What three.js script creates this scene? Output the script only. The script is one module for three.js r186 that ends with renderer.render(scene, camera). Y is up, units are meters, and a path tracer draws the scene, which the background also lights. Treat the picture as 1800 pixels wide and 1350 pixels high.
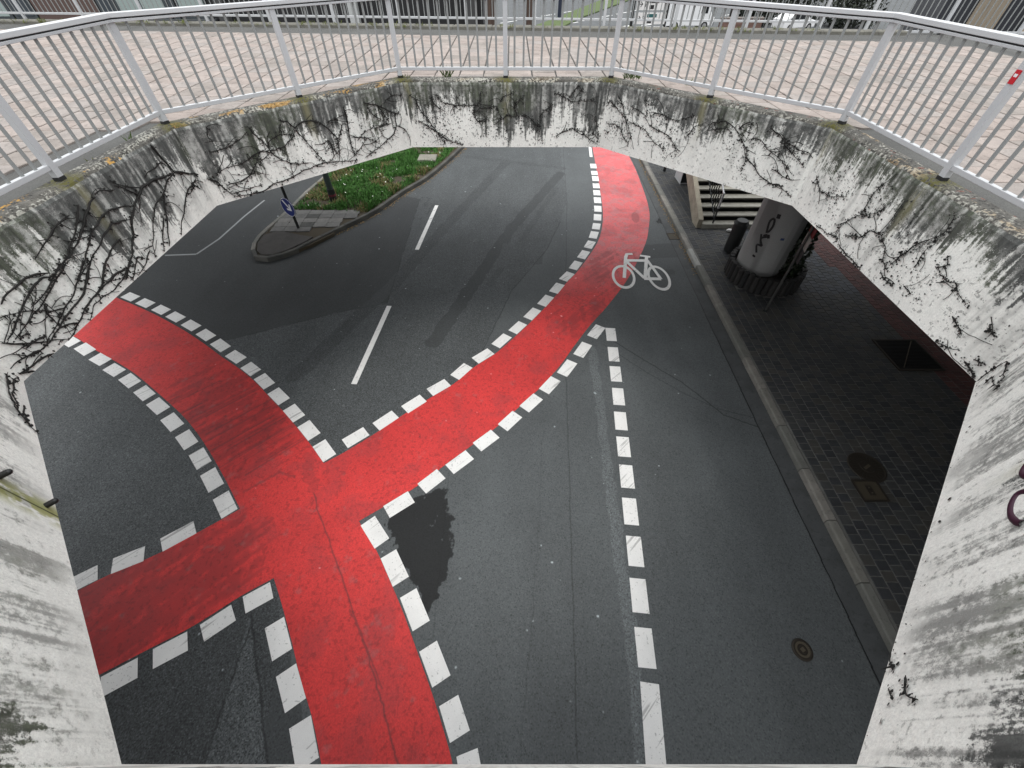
import * as THREE from 'three';
import { mergeGeometries } from 'three/addons/utils/BufferGeometryUtils.js';

// ---------- camera, sky, sun, exposure ----------
const scene = new THREE.Scene();
const camera = new THREE.PerspectiveCamera(87.13, 4 / 3, 0.05, 400);
camera.position.set(0, 6.8, 0);
camera.rotation.set(-0.8353, 0, 0);
const renderer = new THREE.WebGLRenderer({ antialias: true });
renderer.setSize(1024, 768);
renderer.toneMapping = THREE.LinearToneMapping;
renderer.toneMappingExposure = 2.55;
renderer.shadowMap.enabled = true;
{ // overcast sky: brighter overhead than at the horizon, the same all round
  const w = 64, h = 32, d = new Float32Array(w * h * 4);
  for (let y = 0; y < h; y++) for (let x = 0; x < w; x++) {
    const el = ((y + 0.5) / h - 0.5) * Math.PI, s = Math.sin(el);
    const L = s > 0 ? (1 + 2 * s) / 3 : 0.2;
    d.set([L * 0.97, L * 0.99, L * 1.02, 1], (y * w + x) * 4);
  }
  const t = new THREE.DataTexture(d, w, h, THREE.RGBAFormat, THREE.FloatType);
  t.mapping = THREE.EquirectangularReflectionMapping; t.magFilter = THREE.LinearFilter; t.needsUpdate = true;
  scene.background = t; scene.environment = t;
}
const sun = new THREE.DirectionalLight(new THREE.Color(1, 0.97, 0.92), 0.5);
sun.position.set(4, 40, 7); sun.target.position.set(0, 0, 0);
sun.castShadow = true; sun.shadow.radius = 40; sun.shadow.mapSize.set(2048, 2048);
Object.assign(sun.shadow.camera, { left: -40, right: 40, top: 40, bottom: -70, near: 1, far: 140 });
sun.name = 'sun'; scene.add(sun, sun.target);

// ---------- helpers ----------
function RNG(seed) { let s = seed | 0; return () => { s = (s + 0x6d2b79f5) | 0; let t = Math.imul(s ^ (s >>> 15), 1 | s); t = (t + Math.imul(t ^ (t >>> 7), 61 | t)) ^ t; return ((t ^ (t >>> 14)) >>> 0) / 4294967296; }; }
const rnd = RNG(7), rr = (a, b) => a + (b - a) * rnd();
const LAT = new Float32Array(65536); { const r = RNG(99); for (let i = 0; i < 65536; i++) LAT[i] = r(); }
const hash = (i, j) => LAT[((j & 255) << 8) | (i & 255)];
function vn(x, y) { const i = Math.floor(x), j = Math.floor(y); let a = x - i, b = y - j; a = a * a * (3 - 2 * a); b = b * b * (3 - 2 * b); const p = hash(i, j), q = hash(i + 1, j), r = hash(i, j + 1), s = hash(i + 1, j + 1); return p + (q - p) * a + (r - p) * b + (p - q - r + s) * a * b; }
function fbm(x, y, o = 4) { let s = 0, a = 0.5, n = 0; for (let k = 0; k < o; k++) { s += a * vn(x, y); n += a; a *= 0.5; x = x * 2.03 + 17.3; y = y * 2.03 + 5.7; } return s / n; }
const cl = (x, a = 0, b = 1) => Math.min(b, Math.max(a, x));
const ss = (a, b, x) => { const t = cl((x - a) / (b - a)); return t * t * (3 - 2 * t); };
const toS = (v) => { v = cl(v); return v <= 0.0031308 ? v * 12.92 * 255 : (1.055 * Math.pow(v, 1 / 2.4) - 0.055) * 255; };
const SLUT = new Uint8Array(4097); for (let i = 0; i <= 4096; i++) SLUT[i] = Math.round(toS(i / 4096));
// f(x, y, out): linear colour for each pixel, row 0 at v = 0
function colourTex(w, h, f, wrap = true) {
  const d = new Uint8Array(w * h * 4), o = [0, 0, 0];
  for (let y = 0; y < h; y++) for (let x = 0; x < w; x++) { f(x, y, o); const i = (y * w + x) * 4; for (let c = 0; c < 3; c++) d[i + c] = SLUT[(cl(o[c]) * 4096) | 0]; d[i + 3] = 255; }
  const t = new THREE.DataTexture(d, w, h); t.colorSpace = THREE.SRGBColorSpace; t.magFilter = THREE.LinearFilter; t.minFilter = THREE.LinearMipmapLinearFilter; t.generateMipmaps = true;
  if (wrap) t.wrapS = t.wrapT = THREE.RepeatWrapping; t.needsUpdate = true; return t;
}
function greyTex(w, h, f) {
  const d = new Uint8Array(w * h * 4);
  for (let y = 0; y < h; y++) for (let x = 0; x < w; x++) { const v = cl(f(x, y)) * 255, i = (y * w + x) * 4; d[i] = d[i + 1] = d[i + 2] = v; d[i + 3] = 255; }
  const t = new THREE.DataTexture(d, w, h); t.magFilter = THREE.LinearFilter; t.wrapS = t.wrapT = THREE.RepeatWrapping; t.needsUpdate = true; return t;
}
const lin = (r, g, b) => new THREE.Color().setRGB(r, g, b);
const mat = (r, g, b, rough = 0.9, o = {}) => new THREE.MeshStandardMaterial({ color: lin(r, g, b), roughness: rough, ...o });
const taken = new Map();
function numbered(n) { const k = taken.get(n) || 0; taken.set(n, k + 1); return k ? n + '_' + String(k).padStart(3, '0') : n; }
const shade = (m) => { m.castShadow = true; m.receiveShadow = true; return m; };
function part(parent, name, geo, m, label) { const o = shade(new THREE.Mesh(geo, m)); o.name = name; parent.add(o); if (label) o.userData.label = label; return o; }
function thing(name, label, category, group, pos = [0, 0, 0], turn = 0) {
  const o = new THREE.Group(); o.name = numbered(name); o.position.set(...pos); o.rotation.y = turn;
  o.userData = { label, category }; if (group) o.userData.group = group; scene.add(o); return o;
}
function structure(name, geo, m) { const o = geo ? shade(new THREE.Mesh(geo, m)) : new THREE.Group(); o.name = numbered(name); o.userData = { kind: 'structure' }; scene.add(o); return o; }
const box = (w, h, d, x = 0, y = 0, z = 0, ry = 0) => { const g = new THREE.BoxGeometry(w, h, d); if (ry) g.rotateY(ry); g.translate(x, y, z); return g; };
const cyl = (r0, r1, h, x = 0, y = 0, z = 0, n = 12) => { const g = new THREE.CylinderGeometry(r1, r0, h, n); g.translate(x, y + h / 2, z); return g; };
function soup(pos, uv, idx) { const g = new THREE.BufferGeometry(); g.setAttribute('position', new THREE.Float32BufferAttribute(pos, 3)); g.setAttribute('uv', new THREE.Float32BufferAttribute(uv, 2)); if (idx) g.setIndex(idx); g.computeVertexNormals(); return g; }
// a slab with bevelled upper edges, top at y = 0, uv in metres from (u, v)
function slab(w, d, t, c, u = 0, v = 0) {
  const P = [], U = [];
  const q = (a, b, e, f) => { for (const p of [a, b, e, a, e, f]) { P.push(...p); U.push(u + p[0] + p[1], v + p[2]); } };
  const x = w / 2, z = d / 2, X = x - c, Z = z - c;
  const T = [[-X, 0, -Z], [-X, 0, Z], [X, 0, Z], [X, 0, -Z]], M = [[-x, -c, -z], [-x, -c, z], [x, -c, z], [x, -c, -z]], B = M.map((p) => [p[0], -t, p[2]]);
  q(T[0], T[1], T[2], T[3]);
  for (let k = 0; k < 4; k++) { const n = (k + 1) % 4; q(M[k], M[n], T[n], T[k]); q(B[k], B[n], M[n], M[k]); }
  return soup(P, U);
}
// flat sheet from a polygon [[x, z] ...] at height y, uv by f(x, z)
function sheet(poly, y, f = (x, z) => [x, z], holes = []) {
  const s = new THREE.Shape(poly.map((p) => new THREE.Vector2(p[0], -p[1])));
  for (const h of holes) s.holes.push(new THREE.Path(h.map((p) => new THREE.Vector2(p[0], -p[1]))));
  const g = new THREE.ShapeGeometry(s); g.rotateX(-Math.PI / 2); g.translate(0, y, 0);
  const p = g.attributes.position, u = g.attributes.uv; for (let i = 0; i < p.count; i++) u.setXY(i, ...f(p.getX(i), p.getZ(i))); return g;
}
function prism(poly, y0, y1, holes = [], bevel = 0) {
  const s = new THREE.Shape(poly.map((p) => new THREE.Vector2(p[0], -p[1])));
  for (const h of holes) s.holes.push(new THREE.Path(h.map((p) => new THREE.Vector2(p[0], -p[1]))));
  const g = new THREE.ExtrudeGeometry(s, { depth: y1 - y0 - bevel, bevelEnabled: bevel > 0, bevelThickness: bevel, bevelSize: bevel, bevelOffset: -bevel, bevelSegments: 2, curveSegments: 8 });
  g.rotateX(-Math.PI / 2); g.translate(0, y0, 0); return g;
}
// thin painted quad of length L and width W round (x, z) along direction a, top at y
function paint(x, z, a, L, W, y, t = 0.003, skew = 0) {
  const c = Math.cos(a), s = Math.sin(a), C = [[-L / 2 - skew, -W / 2], [-L / 2 + skew, W / 2], [L / 2 + skew, W / 2], [L / 2 - skew, -W / 2]].map(([p, q]) => [x + p * c - q * s, z + p * s + q * c]);
  const P = [], U = [], tri = (a, b, e) => { for (const p of [a, b, e]) { P.push(...p); U.push(p[0], p[2]); } };
  const T = C.map((p) => [p[0], y, p[1]]), B = C.map((p) => [p[0], y - t, p[1]]);
  tri(T[0], T[1], T[2]); tri(T[0], T[2], T[3]);
  for (let k = 0; k < 4; k++) { const n = (k + 1) % 4; tri(B[k], B[n], T[n]); tri(B[k], T[n], T[k]); }
  return soup(P, U);
}
const CX = -0.103, CZ = -3.95;
const octV = (a) => Array.from({ length: 8 }, (_, k) => { const t = (112.5 - 45 * k) * Math.PI / 180, R = a / Math.cos(Math.PI / 8); return [CX + R * Math.cos(t), CZ - R * Math.sin(t)]; });
function inOct(x, z, a) { const dx = Math.abs(x - CX), dz = Math.abs(z - CZ); return dx < a && dz < a && (dx + dz) / Math.SQRT2 < a; }
const tanY = Math.tan(87.13 / 2 * Math.PI / 180);
function inFrame(x, y, z, m = 1) { const v = new THREE.Vector3(x, y - 6.8, z).applyAxisAngle(new THREE.Vector3(1, 0, 0), 0.8353); const d = -v.z; return d > 0 && Math.abs(v.x / d) < tanY * 4 / 3 * m && Math.abs(v.y / d) < tanY * m; }

// ---------- measured plan of the road, in metres ----------
const E1=[[3.92,-21.91],[3.73,-19.33],[3.61,-17.63],[3.50,-16.19],[3.41,-15.18],[3.29,-14.26],[3.08,-13.25],[2.83,-12.47],[2.40,-11.55],[1.94,-10.68],[1.55,-10.08],[1.11,-9.31],[0.56,-8.45],[0.03,-7.71],[-0.38,-7.18],[-0.94,-6.64],[-1.33,-6.15],[-1.87,-5.68],[-2.37,-5.21],[-2.89,-4.70],[-3.35,-4.30],[-3.63,-4.09]];
const E2=[[-12.31,-10.08],[-11.09,-9.41],[-10.49,-9.12],[-9.73,-8.74],[-9.05,-8.36],[-8.39,-7.97],[-7.66,-7.49],[-7.02,-7.04],[-6.42,-6.64],[-5.89,-6.24],[-5.37,-5.78],[-4.86,-5.33],[-4.43,-4.92],[-4.01,-4.50],[-3.63,-4.09]];
const E3=[[-12.33,-8.38],[-11.07,-7.75],[-10.34,-7.33],[-9.69,-6.99],[-8.92,-6.57],[-8.27,-6.15],[-7.62,-5.70],[-7.00,-5.26],[-6.43,-4.79],[-5.88,-4.27],[-5.34,-3.72],[-4.82,-3.16]];
const E4=[[-4.82,-3.16],[-5.34,-2.75],[-5.88,-2.35],[-6.36,-2.09],[-6.75,-1.82],[-7.19,-1.54]];
const E5=[[-6.08,-0.52],[-5.67,-0.76],[-5.24,-1.02],[-4.69,-1.35],[-4.16,-1.76],[-3.77,-2.01]];
const E6=[[-3.77,-2.01],[-3.51,-1.65],[-3.21,-1.21],[-2.88,-0.70],[-2.58,-0.28],[-2.34,0.13],[-2.13,0.51]];
const E7=[[-2.66,-2.94],[-2.26,-2.46],[-1.93,-1.98],[-1.62,-1.50],[-1.33,-1.00],[-1.07,-0.55],[-0.87,-0.17],[-0.73,0.13],[-0.61,0.51]];
const E8=[[-2.66,-2.94],[-2.15,-3.30],[-1.69,-3.66],[-1.28,-4.06],[-0.80,-4.50],[-0.27,-5.00],[0.16,-5.49],[0.61,-6.01],[1.11,-6.70],[1.56,-7.45],[2.04,-8.22],[2.47,-8.82],[2.88,-9.44],[3.28,-10.08],[3.71,-10.89],[4.24,-12.00],[4.54,-12.74],[4.78,-13.53],[5.04,-14.53],[5.20,-15.67],[5.32,-17.28],[5.41,-18.87],[5.43,-20.24],[5.45,-21.91]];
const B1=[[3.61,-19.20],[3.55,-18.42],[3.51,-17.81],[3.44,-17.07],[3.37,-16.40],[3.30,-15.72],[3.21,-14.99],[3.10,-14.30],[2.96,-13.62],[2.79,-13.01],[2.57,-12.36],[2.29,-11.73],[1.97,-11.10],[1.64,-10.49],[1.30,-9.89],[0.94,-9.29],[0.55,-8.70],[0.15,-8.13],[-0.26,-7.62],[-0.70,-7.07],[-1.18,-6.55],[-1.65,-6.05],[-2.13,-5.57],[-2.65,-5.12],[-3.17,-4.69]];
const B2=[[-11.42,-9.79],[-10.77,-9.47],[-10.17,-9.18],[-9.56,-8.88],[-8.99,-8.57],[-8.39,-8.22],[-7.81,-7.84],[-7.25,-7.45],[-6.68,-7.04],[-6.14,-6.63],[-5.66,-6.24],[-5.16,-5.79],[-4.65,-5.32],[-4.18,-4.87],[-3.71,-4.38]];
const B3=[[-11.66,-7.88],[-11.10,-7.60],[-10.52,-7.31],[-9.90,-6.95],[-9.33,-6.60],[-8.75,-6.26],[-8.18,-5.88],[-7.66,-5.51],[-7.11,-5.08],[-6.57,-4.64],[-6.07,-4.20],[-5.61,-3.74],[-5.13,-3.25]];
const B4=[[-5.65,-2.68],[-6.25,-2.29],[-6.80,-1.97]];
const B5=[[-3.90,-1.73],[-4.35,-1.39],[-4.86,-1.05],[-5.38,-0.73]];
const B6=[[-3.38,-1.19],[-2.99,-0.62],[-2.62,-0.06]];
const B7=[[-2.34,-2.75],[-1.89,-2.17],[-1.47,-1.57],[-1.08,-0.89],[-0.75,-0.30],[-0.50,0.22]];
const B8=[[-2.02,-3.25],[-1.50,-3.71],[-1.01,-4.12],[-0.52,-4.62],[-0.04,-5.11],[0.42,-5.60],[0.86,-6.12],[1.30,-6.66],[1.74,-7.29],[2.17,-7.97]];
const R=[[2.53,-7.86],[2.47,-7.13],[2.41,-6.47],[2.35,-5.78],[2.28,-5.11],[2.22,-4.47],[2.16,-3.81],[2.09,-3.12],[2.03,-2.43],[1.96,-1.76],[1.90,-1.08]];
const PLAN = {
longdash:[[1.87,-0.67],[1.73,0.41]],
d1:[[-2.85,-15.28],[-3.09,-12.04]],
d2:[[-3.38,-9.05],[-3.59,-6.15]],
worn:[[-9.56,-15.72],[-9.74,-14.39],[-9.86,-12.74],[-10.11,-11.76],[-11.07,-11.69]],
topdash:[[3.78,-21.67],[3.66,-20.31]],
patchUL:[[-3.58,-15.83],[-3.52,-12.85],[-3.48,-10.89],[-3.47,-9.18],[-4.63,-8.79],[-7.17,-7.66],[-9.34,-6.60],[-14.97,-10.08],[-14.86,-18.68],[-9.33,-21.52],[-6.00,-16.89]],
band2:[[2.08,-18.36],[0.00,-13.53],[-1.97,-7.56]],
band2b:[[1.78,-16.89],[0.09,-12.00],[-0.67,-10.08]],
band1:[[-0.26,-19.67],[-2.23,-13.96],[-3.49,-10.08],[-5.01,-6.42]],
seam1:[[2.46,-21.36],[2.10,-15.57],[1.63,-10.68],[1.55,-10.08],[1.25,-6.37],[1.11,-4.27],[0.94,-1.73],[0.80,0.14]],
seam2:[[1.73,-13.96],[1.11,-12.00],[0.00,-9.79],[-0.58,-7.75],[-0.90,-6.66]],
strip:[[1.97,-7.37],[1.81,-3.66],[1.73,-1.35],[1.59,0.14]],
tar1:[[2.41,-7.77],[3.15,-6.95],[3.89,-6.19],[4.50,-5.26],[5.17,-4.92],[5.69,-4.77]],
tar2:[[2.31,-7.45],[3.07,-6.60],[3.73,-5.95],[4.41,-5.44],[5.16,-5.18]],
wet:[[-2.28,-3.05],[-1.22,-3.68],[-1.02,-2.95],[-0.97,-2.28],[-1.17,-1.65],[-1.25,-1.17],[-1.52,-1.85],[-1.98,-2.46]],
wetline:[[-1.19,-3.90],[-1.17,-2.75],[-1.15,-1.21]],
tri:[[-3.90,-1.50],[-3.77,0.14],[-3.00,0.14],[-3.44,-0.67]],
tri1:[[-3.92,-1.50],[-3.44,-0.67],[-3.00,0.14]],
tri2:[[-3.85,-1.35],[-3.82,-0.40],[-3.77,0.14]],
lanecrack:[[-3.84,-4.08],[-3.72,-3.66],[-3.47,-3.21],[-2.72,-2.06],[-2.13,-1.14],[-1.74,-0.49],[-1.40,0.14]],
lanecrack2:[[-2.45,-1.57],[-2.07,-1.06],[-1.75,-0.61]],
skids:[[-6.83,-5.15],[-5.89,-6.24]],
skid2:[[-6.30,-4.68],[-5.28,-5.57]],
skid3:[[-6.07,-4.37],[-4.83,-5.26]],
skid4:[[-7.90,-6.12],[-7.09,-6.99]],
skid5:[[-6.59,-4.93],[-5.58,-5.90]],
blot:[[-3.83,-3.90]],
crack3:[[0.64,-4.82],[0.43,-2.60],[0.24,-1.00],[0.10,0.14]],
hor1:[[-2.11,-20.38],[-0.52,-19.88],[2.25,-18.94]],
smear:[[5.33,-14.17],[5.27,-13.53]],
redpatch:[[4.47,-14.26]],
patch_shade:[[4.13,-12.36],[5.57,-12.44],[5.33,-11.58],[3.77,-11.48]],
plaq:[[3.44,-7.35],[4.38,-7.43]],
kerbR:[[5.93,-21.67],[5.78,-19.88],[5.78,-17.23],[5.70,-14.80],[5.71,-11.55],[5.49,-8.11],[5.49,-6.55],[5.51,-5.52],[5.46,-4.11],[5.42,-3.32],[5.38,-2.11],[5.37,-1.04]],
island:[[-8.49,-12.85],[-8.48,-12.36],[-8.32,-11.79],[-7.96,-11.31],[-7.64,-11.28],[-7.38,-11.38],[-6.92,-11.76],[-6.52,-12.36],[-5.92,-13.21],[-5.00,-14.53],[-4.28,-16.19],[-3.57,-17.52],[-2.88,-19.47],[-2.31,-21.52]]
};
// ---------- textures of the road ----------
const RX = -15, RZ = -24, RW = 24, RH = 25.6, TW = 1920, TH = 2048, PPM = 80;
function road2d(draw) { // draws in metres on a canvas laid over the road, gives back its red channel
  const c = document.createElement('canvas'); c.width = TW; c.height = TH; const g = c.getContext('2d');
  g.scale(PPM, PPM); g.translate(-RX, -RZ); g.lineCap = 'round'; g.lineJoin = 'round'; draw(g);
  const d = g.getImageData(0, 0, TW, TH).data, o = new Uint8Array(TW * TH); for (let i = 0; i < o.length; i++) o[i] = d[i * 4]; return o;
}
const poly = (g, p, v) => { g.fillStyle = `rgb(${v},${v},${v})`; g.beginPath(); p.forEach((q, i) => (i ? g.lineTo(...q) : g.moveTo(...q))); g.closePath(); g.fill(); };
const line = (g, p, w, v) => { g.strokeStyle = `rgb(${v},${v},${v})`; g.lineWidth = w; g.beginPath(); p.forEach((q, i) => (i ? g.lineTo(...q) : g.moveTo(...q))); g.stroke(); };
const tone = road2d((g) => {
  g.fillStyle = 'rgb(140,140,140)'; g.fillRect(RX, RZ, RW, RH);
  poly(g, [[-15, -24], [2.4, -24], [2.1, -15.6], [1.73, -13.96], [1.11, -12], [0, -9.79], [-0.9, -6.66], [-1.5, -5], [-3, -3], [-3.4, 2], [-15, 2]], 112); // older, coarser surface
  poly(g, PLAN.patchUL, 66);
  poly(g, [[-15, -10], [-9.34, -6.6], [-6, -4.2], [-4.8, -3.2], [-6.5, -1.9], [-9, 0], [-15, 0]], 122);
  poly(g, [[-6.2, -0.4], [-3.8, -2], [-2.2, 0.5], [-2.2, 1.6], [-6.2, 1.6]], 84);
  poly(g, PLAN.tri, 128);
  line(g, PLAN.band1, 0.42, 84); line(g, PLAN.band2, 0.4, 74); line(g, PLAN.band2b, 0.22, 92); line(g, PLAN.hor1, 0.3, 96);
  poly(g, PLAN.patch_shade, 92); poly(g, [[4.6, -10.9], [4.9, -10.9], [4.9, -10.6], [4.6, -10.6]], 100);  // shadow band of the deck edge painted as darker asphalt
  poly(g, [[-0.3, -12.4], [1.2, -12.9], [0.9, -11.2], [-0.5, -10.9]], 100);
  line(g, PLAN.strip, 0.2, 182);
  poly(g, [[3.4, -7.5], [4.4, -7.6], [4.6, -6.9], [3.6, -6.8]], 146);
});
const grainy = road2d((g) => {
  g.fillStyle = 'rgb(70,70,70)'; g.fillRect(RX, RZ, RW, RH);
  poly(g, [[-15, -24], [2.4, -24], [2.1, -15.6], [1.73, -13.96], [1.11, -12], [0, -9.79], [-0.9, -6.66], [-1.5, -5], [-3, -3], [-3.4, 2], [-15, 2]], 190);
  poly(g, PLAN.patchUL, 70); line(g, PLAN.strip, 0.2, 130); line(g, PLAN.band2, 0.4, 80); poly(g, PLAN.tri, 230);
});
const marks = road2d((g) => { // tar, cracks, wet stain
  g.fillStyle = '#000'; g.fillRect(RX, RZ, RW, RH);
  const rc = RNG(31), wob = (p, a = 0.02) => { const o = []; for (let i = 0; i < p.length - 1; i++) for (let t = 0; t < 1; t += 0.1) o.push([p[i][0] + (p[i + 1][0] - p[i][0]) * t + (rc() - 0.5) * a, p[i][1] + (p[i + 1][1] - p[i][1]) * t + (rc() - 0.5) * a]); o.push(p[p.length - 1]); return o; };
  line(g, wob(PLAN.seam1), 0.018, 190); line(g, wob(PLAN.seam2), 0.022, 220); line(g, wob(PLAN.crack3, 0.04), 0.012, 110);
  line(g, wob(PLAN.tar1), 0.03, 230); line(g, wob(PLAN.tar2), 0.022, 170); line(g, wob(PLAN.tri1), 0.03, 230); line(g, wob(PLAN.tri2), 0.025, 210);
  line(g, wob(PLAN.patchUL.slice(0, 6)), 0.02, 150); line(g, wob(PLAN.wetline), 0.015, 120);
  line(g, wob([[-3.6, -16], [-3.2, -15.9], [-3.3, -15.3], [-2.9, -15.4], [-3.2, -14.6]], 0.2), 0.03, 180);
  for (let k = 0; k < 26; k++) { const x = rc() * 22 - 14, z = rc() * 22 - 21, a = rc() * 6.3, l = 0.4 + rc() * 1.4; line(g, wob([[x, z], [x + Math.cos(a) * l, z + Math.sin(a) * l]], 0.08), 0.008, 70); }
});
const stain = road2d((g) => { g.fillStyle = '#000'; g.fillRect(RX, RZ, RW, RH); g.filter = 'blur(7px)'; poly(g, PLAN.wet, 255); poly(g, [[5.15, -14.4], [5.45, -14.3], [5.5, -13.7], [5.3, -13.5], [5.15, -13.9]], 215);  });
const lights = road2d((g) => { g.fillStyle = '#000'; g.fillRect(RX, RZ, RW, RH); const rc = RNG(5); for (let k = 0; k < 420; k++) { const x = RX + rc() * RW, z = RZ + rc() * RH, r = 0.006 + rc() * rc() * 0.022; g.fillStyle = `rgb(${120 + rc() * 135 | 0},0,0)`; g.beginPath(); g.ellipse(x, z, r, r * (0.6 + rc()), rc() * 3, 0, 7); g.fill(); } });
const roadTex = colourTex(TW, TH, (x, y, o) => {
  const X = x / PPM, Y = y / PPM, wx = cl(x + (vn(X * 5, Y * 5) - 0.5) * 6, 0, TW - 1) | 0, wy = cl(y + (vn(X * 5 + 40, Y * 5) - 0.5) * 6, 0, TH - 1) | 0, i = wy * TW + wx, j = y * TW + x;
  let a = tone[i] / 255 * 0.14, g = grainy[i] / 255;
  a *= 0.8 + 0.4 * fbm(X * 0.9, Y * 0.9, 4); a *= 1 + 0.18 * (vn(X * 3, Y * 0.5 + 9) - 0.5);
  const sp = hash(x * 7 + (y >> 3), y * 13 + (x >> 4)); a *= 1 + g * 1.7 * (sp - 0.45); if (sp > 0.965) a += 0.06 * g; if (sp < 0.05) a *= 0.6;
  a *= 1 - 0.8 * marks[j] / 255 * (0.6 + 0.4 * hash(x, y));
  const w = stain[j] / 255; if (w > 0.02) a *= 1 - 0.88 * ss(0.5, 0.56, w * 0.64 + 0.7 * (fbm(X * 12, Y * 8, 5) - 0.34));
  const l = lights[j] / 255; a += l * 0.4;
  o[0] = a * 0.93; o[1] = a * 1.02; o[2] = a * 1.04;
}, false);
const redMarks = road2d((g) => {
  g.fillStyle = '#000'; g.fillRect(RX, RZ, RW, RH); const rc = RNG(77);
  const wob = (p, a = 0.03) => { const o = []; for (let i = 0; i < p.length - 1; i++) for (let t = 0; t < 1; t += 0.1) o.push([p[i][0] + (p[i + 1][0] - p[i][0]) * t + (rc() - 0.5) * a, p[i][1] + (p[i + 1][1] - p[i][1]) * t + (rc() - 0.5) * a]); o.push(p[p.length - 1]); return o; };
  line(g, wob(PLAN.lanecrack), 0.022, 200); line(g, wob(PLAN.lanecrack2, 0.02), 0.02, 170);
  for (let k = 0; k < 34; k++) { const t = rc(), x = -8.3 + t * 3.6 + (rc() - 0.5) * 0.6, z = -5.0 + t * 0.9 + (rc() - 0.5) * 0.8, l = 0.7 + rc() * 1.3; line(g, [[x, z], [x + l * 0.72, z - l * 0.7]], 0.012 + rc() * 0.035, 40 + rc() * 110 | 0); }
  line(g, wob([[-4.9, -3.5], [-4.4, -3.9], [-4.1, -3.8]]), 0.05, 120); line(g, wob([[-4.0, -4.3], [-3.8, -3.8], [-3.65, -3.55]], 0.12), 0.16, 70);
  for (let k = 0; k < 26; k++) { const x = -10 + rc() * 14, z = -14 + rc() * 14, a = rc() * 6.3, l = 0.06 + rc() * 0.5; line(g, wob([[x, z], [x + Math.cos(a) * l, z + Math.sin(a) * l]], 0.05), 0.008 + rc() * 0.014, 60 + rc() * 90 | 0); }
  line(g, wob([[1.6, -9.6], [3.0, -8.6]], 0.05), 0.02, 120); line(g, wob([[1.5, -9.2], [2.6, -8.3]], 0.05), 0.03, 70); line(g, wob([[0.9, -8.9], [1.3, -4]], 0.06), 0.015, 80);
  g.fillStyle = 'rgb(120,0,0)'; g.beginPath(); g.ellipse(4.47, -14.3, 0.14, 0.42, 0.15, 0, 7); g.fill();
  for (let k = 0; k < 900; k++) { const x = -12 + rc() * 17, z = -21 + rc() * 22, r = 0.006 + rc() * rc() * 0.03; g.fillStyle = `rgb(${50 + rc() * 120 | 0},0,0)`; g.beginPath(); g.ellipse(x, z, r, r * (0.5 + rc()), rc() * 3, 0, 7); g.fill(); }
});
const filmShade = road2d((g) => { g.fillStyle = '#000'; g.fillRect(RX, RZ, RW, RH); g.filter = 'blur(14px)'; poly(g, [[-7.4, -1.9], [-6, -2.3], [-4.6, -3.1], [-4.0, -2.1], [-5.0, -1.1], [-6.4, -0.4]], 235); poly(g, [[-7.9, -6.3], [-6.6, -6.9], [-4.8, -5.2], [-4.4, -4.4], [-5.6, -3.7], [-6.9, -5.1]], 190); poly(g, [[2.4, -11.6], [4.4, -12.2], [4.2, -11.2], [3.1, -9.9], [1.7, -10.2]], 120); poly(g, [[0.9, -8.6], [2.2, -9.6], [2.9, -9.4], [2.2, -8.3], [1.4, -7.4]], 120); });  // streaky rubber film, with some shade on the lane painted in too
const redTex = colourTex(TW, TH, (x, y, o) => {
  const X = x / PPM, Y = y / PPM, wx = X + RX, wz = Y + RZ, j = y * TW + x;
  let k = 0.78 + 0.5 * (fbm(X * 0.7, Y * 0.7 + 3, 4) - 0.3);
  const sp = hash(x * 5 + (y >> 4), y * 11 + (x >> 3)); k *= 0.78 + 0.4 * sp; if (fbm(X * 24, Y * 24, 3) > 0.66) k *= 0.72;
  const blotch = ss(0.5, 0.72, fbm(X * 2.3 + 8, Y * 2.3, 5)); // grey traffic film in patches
  const worn = ss(0.55, 0.75, fbm(X * 6, Y * 6 + 2, 4) + (wz < -11 ? 0.06 : -0.12)); // wear spots, denser on the far stretch to paint its sky-lit paleness
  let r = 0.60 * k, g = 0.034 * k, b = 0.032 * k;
  const skyPale = ss(-9.2, -12, wz + 1.6 * (fbm(X * 1.5, Y * 1.5, 4) - 0.5)); // open-sky paleness of the far stretch painted in, with a ragged edge
  r += skyPale * 0.05; g += skyPale * 0.075; b += skyPale * 0.08;
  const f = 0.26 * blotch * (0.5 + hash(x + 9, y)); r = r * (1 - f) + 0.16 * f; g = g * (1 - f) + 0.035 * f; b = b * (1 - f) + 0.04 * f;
  const fm = filmShade[j] / 255; if (fm > 0.02) { const c2 = X * 0.72 - Y * 0.7, q2 = X * 0.7 + Y * 0.72, e = (0.24 + 0.3 * sp) * ss(0.46, 0.64, 0.5 * vn(q2 * 14, c2 * 1.1) + 0.3 * fbm(X * 9, Y * 9, 4) + 0.25 * vn(X * 11, Y * 1.2) + 0.42 * (fm - 0.55) + 0.16 * (sp - 0.5)); r = r * (1 - e) + 0.1 * e; g = g * (1 - e) + 0.014 * e; b = b * (1 - e) + 0.016 * e; }
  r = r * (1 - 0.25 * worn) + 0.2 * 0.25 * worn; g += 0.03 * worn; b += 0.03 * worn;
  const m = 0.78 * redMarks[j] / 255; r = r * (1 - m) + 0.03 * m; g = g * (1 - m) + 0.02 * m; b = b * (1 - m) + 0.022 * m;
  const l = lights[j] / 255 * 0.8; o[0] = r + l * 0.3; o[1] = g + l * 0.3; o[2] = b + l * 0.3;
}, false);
const asphaltBump = greyTex(512, 512, (x, y) => 0.55 * hash(x, y) + 0.45 * vn(x * 0.25, y * 0.25));
const bumpRoad = asphaltBump.clone(); bumpRoad.repeat.set(24, 25.6); bumpRoad.needsUpdate = true;
const M = {};
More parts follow.
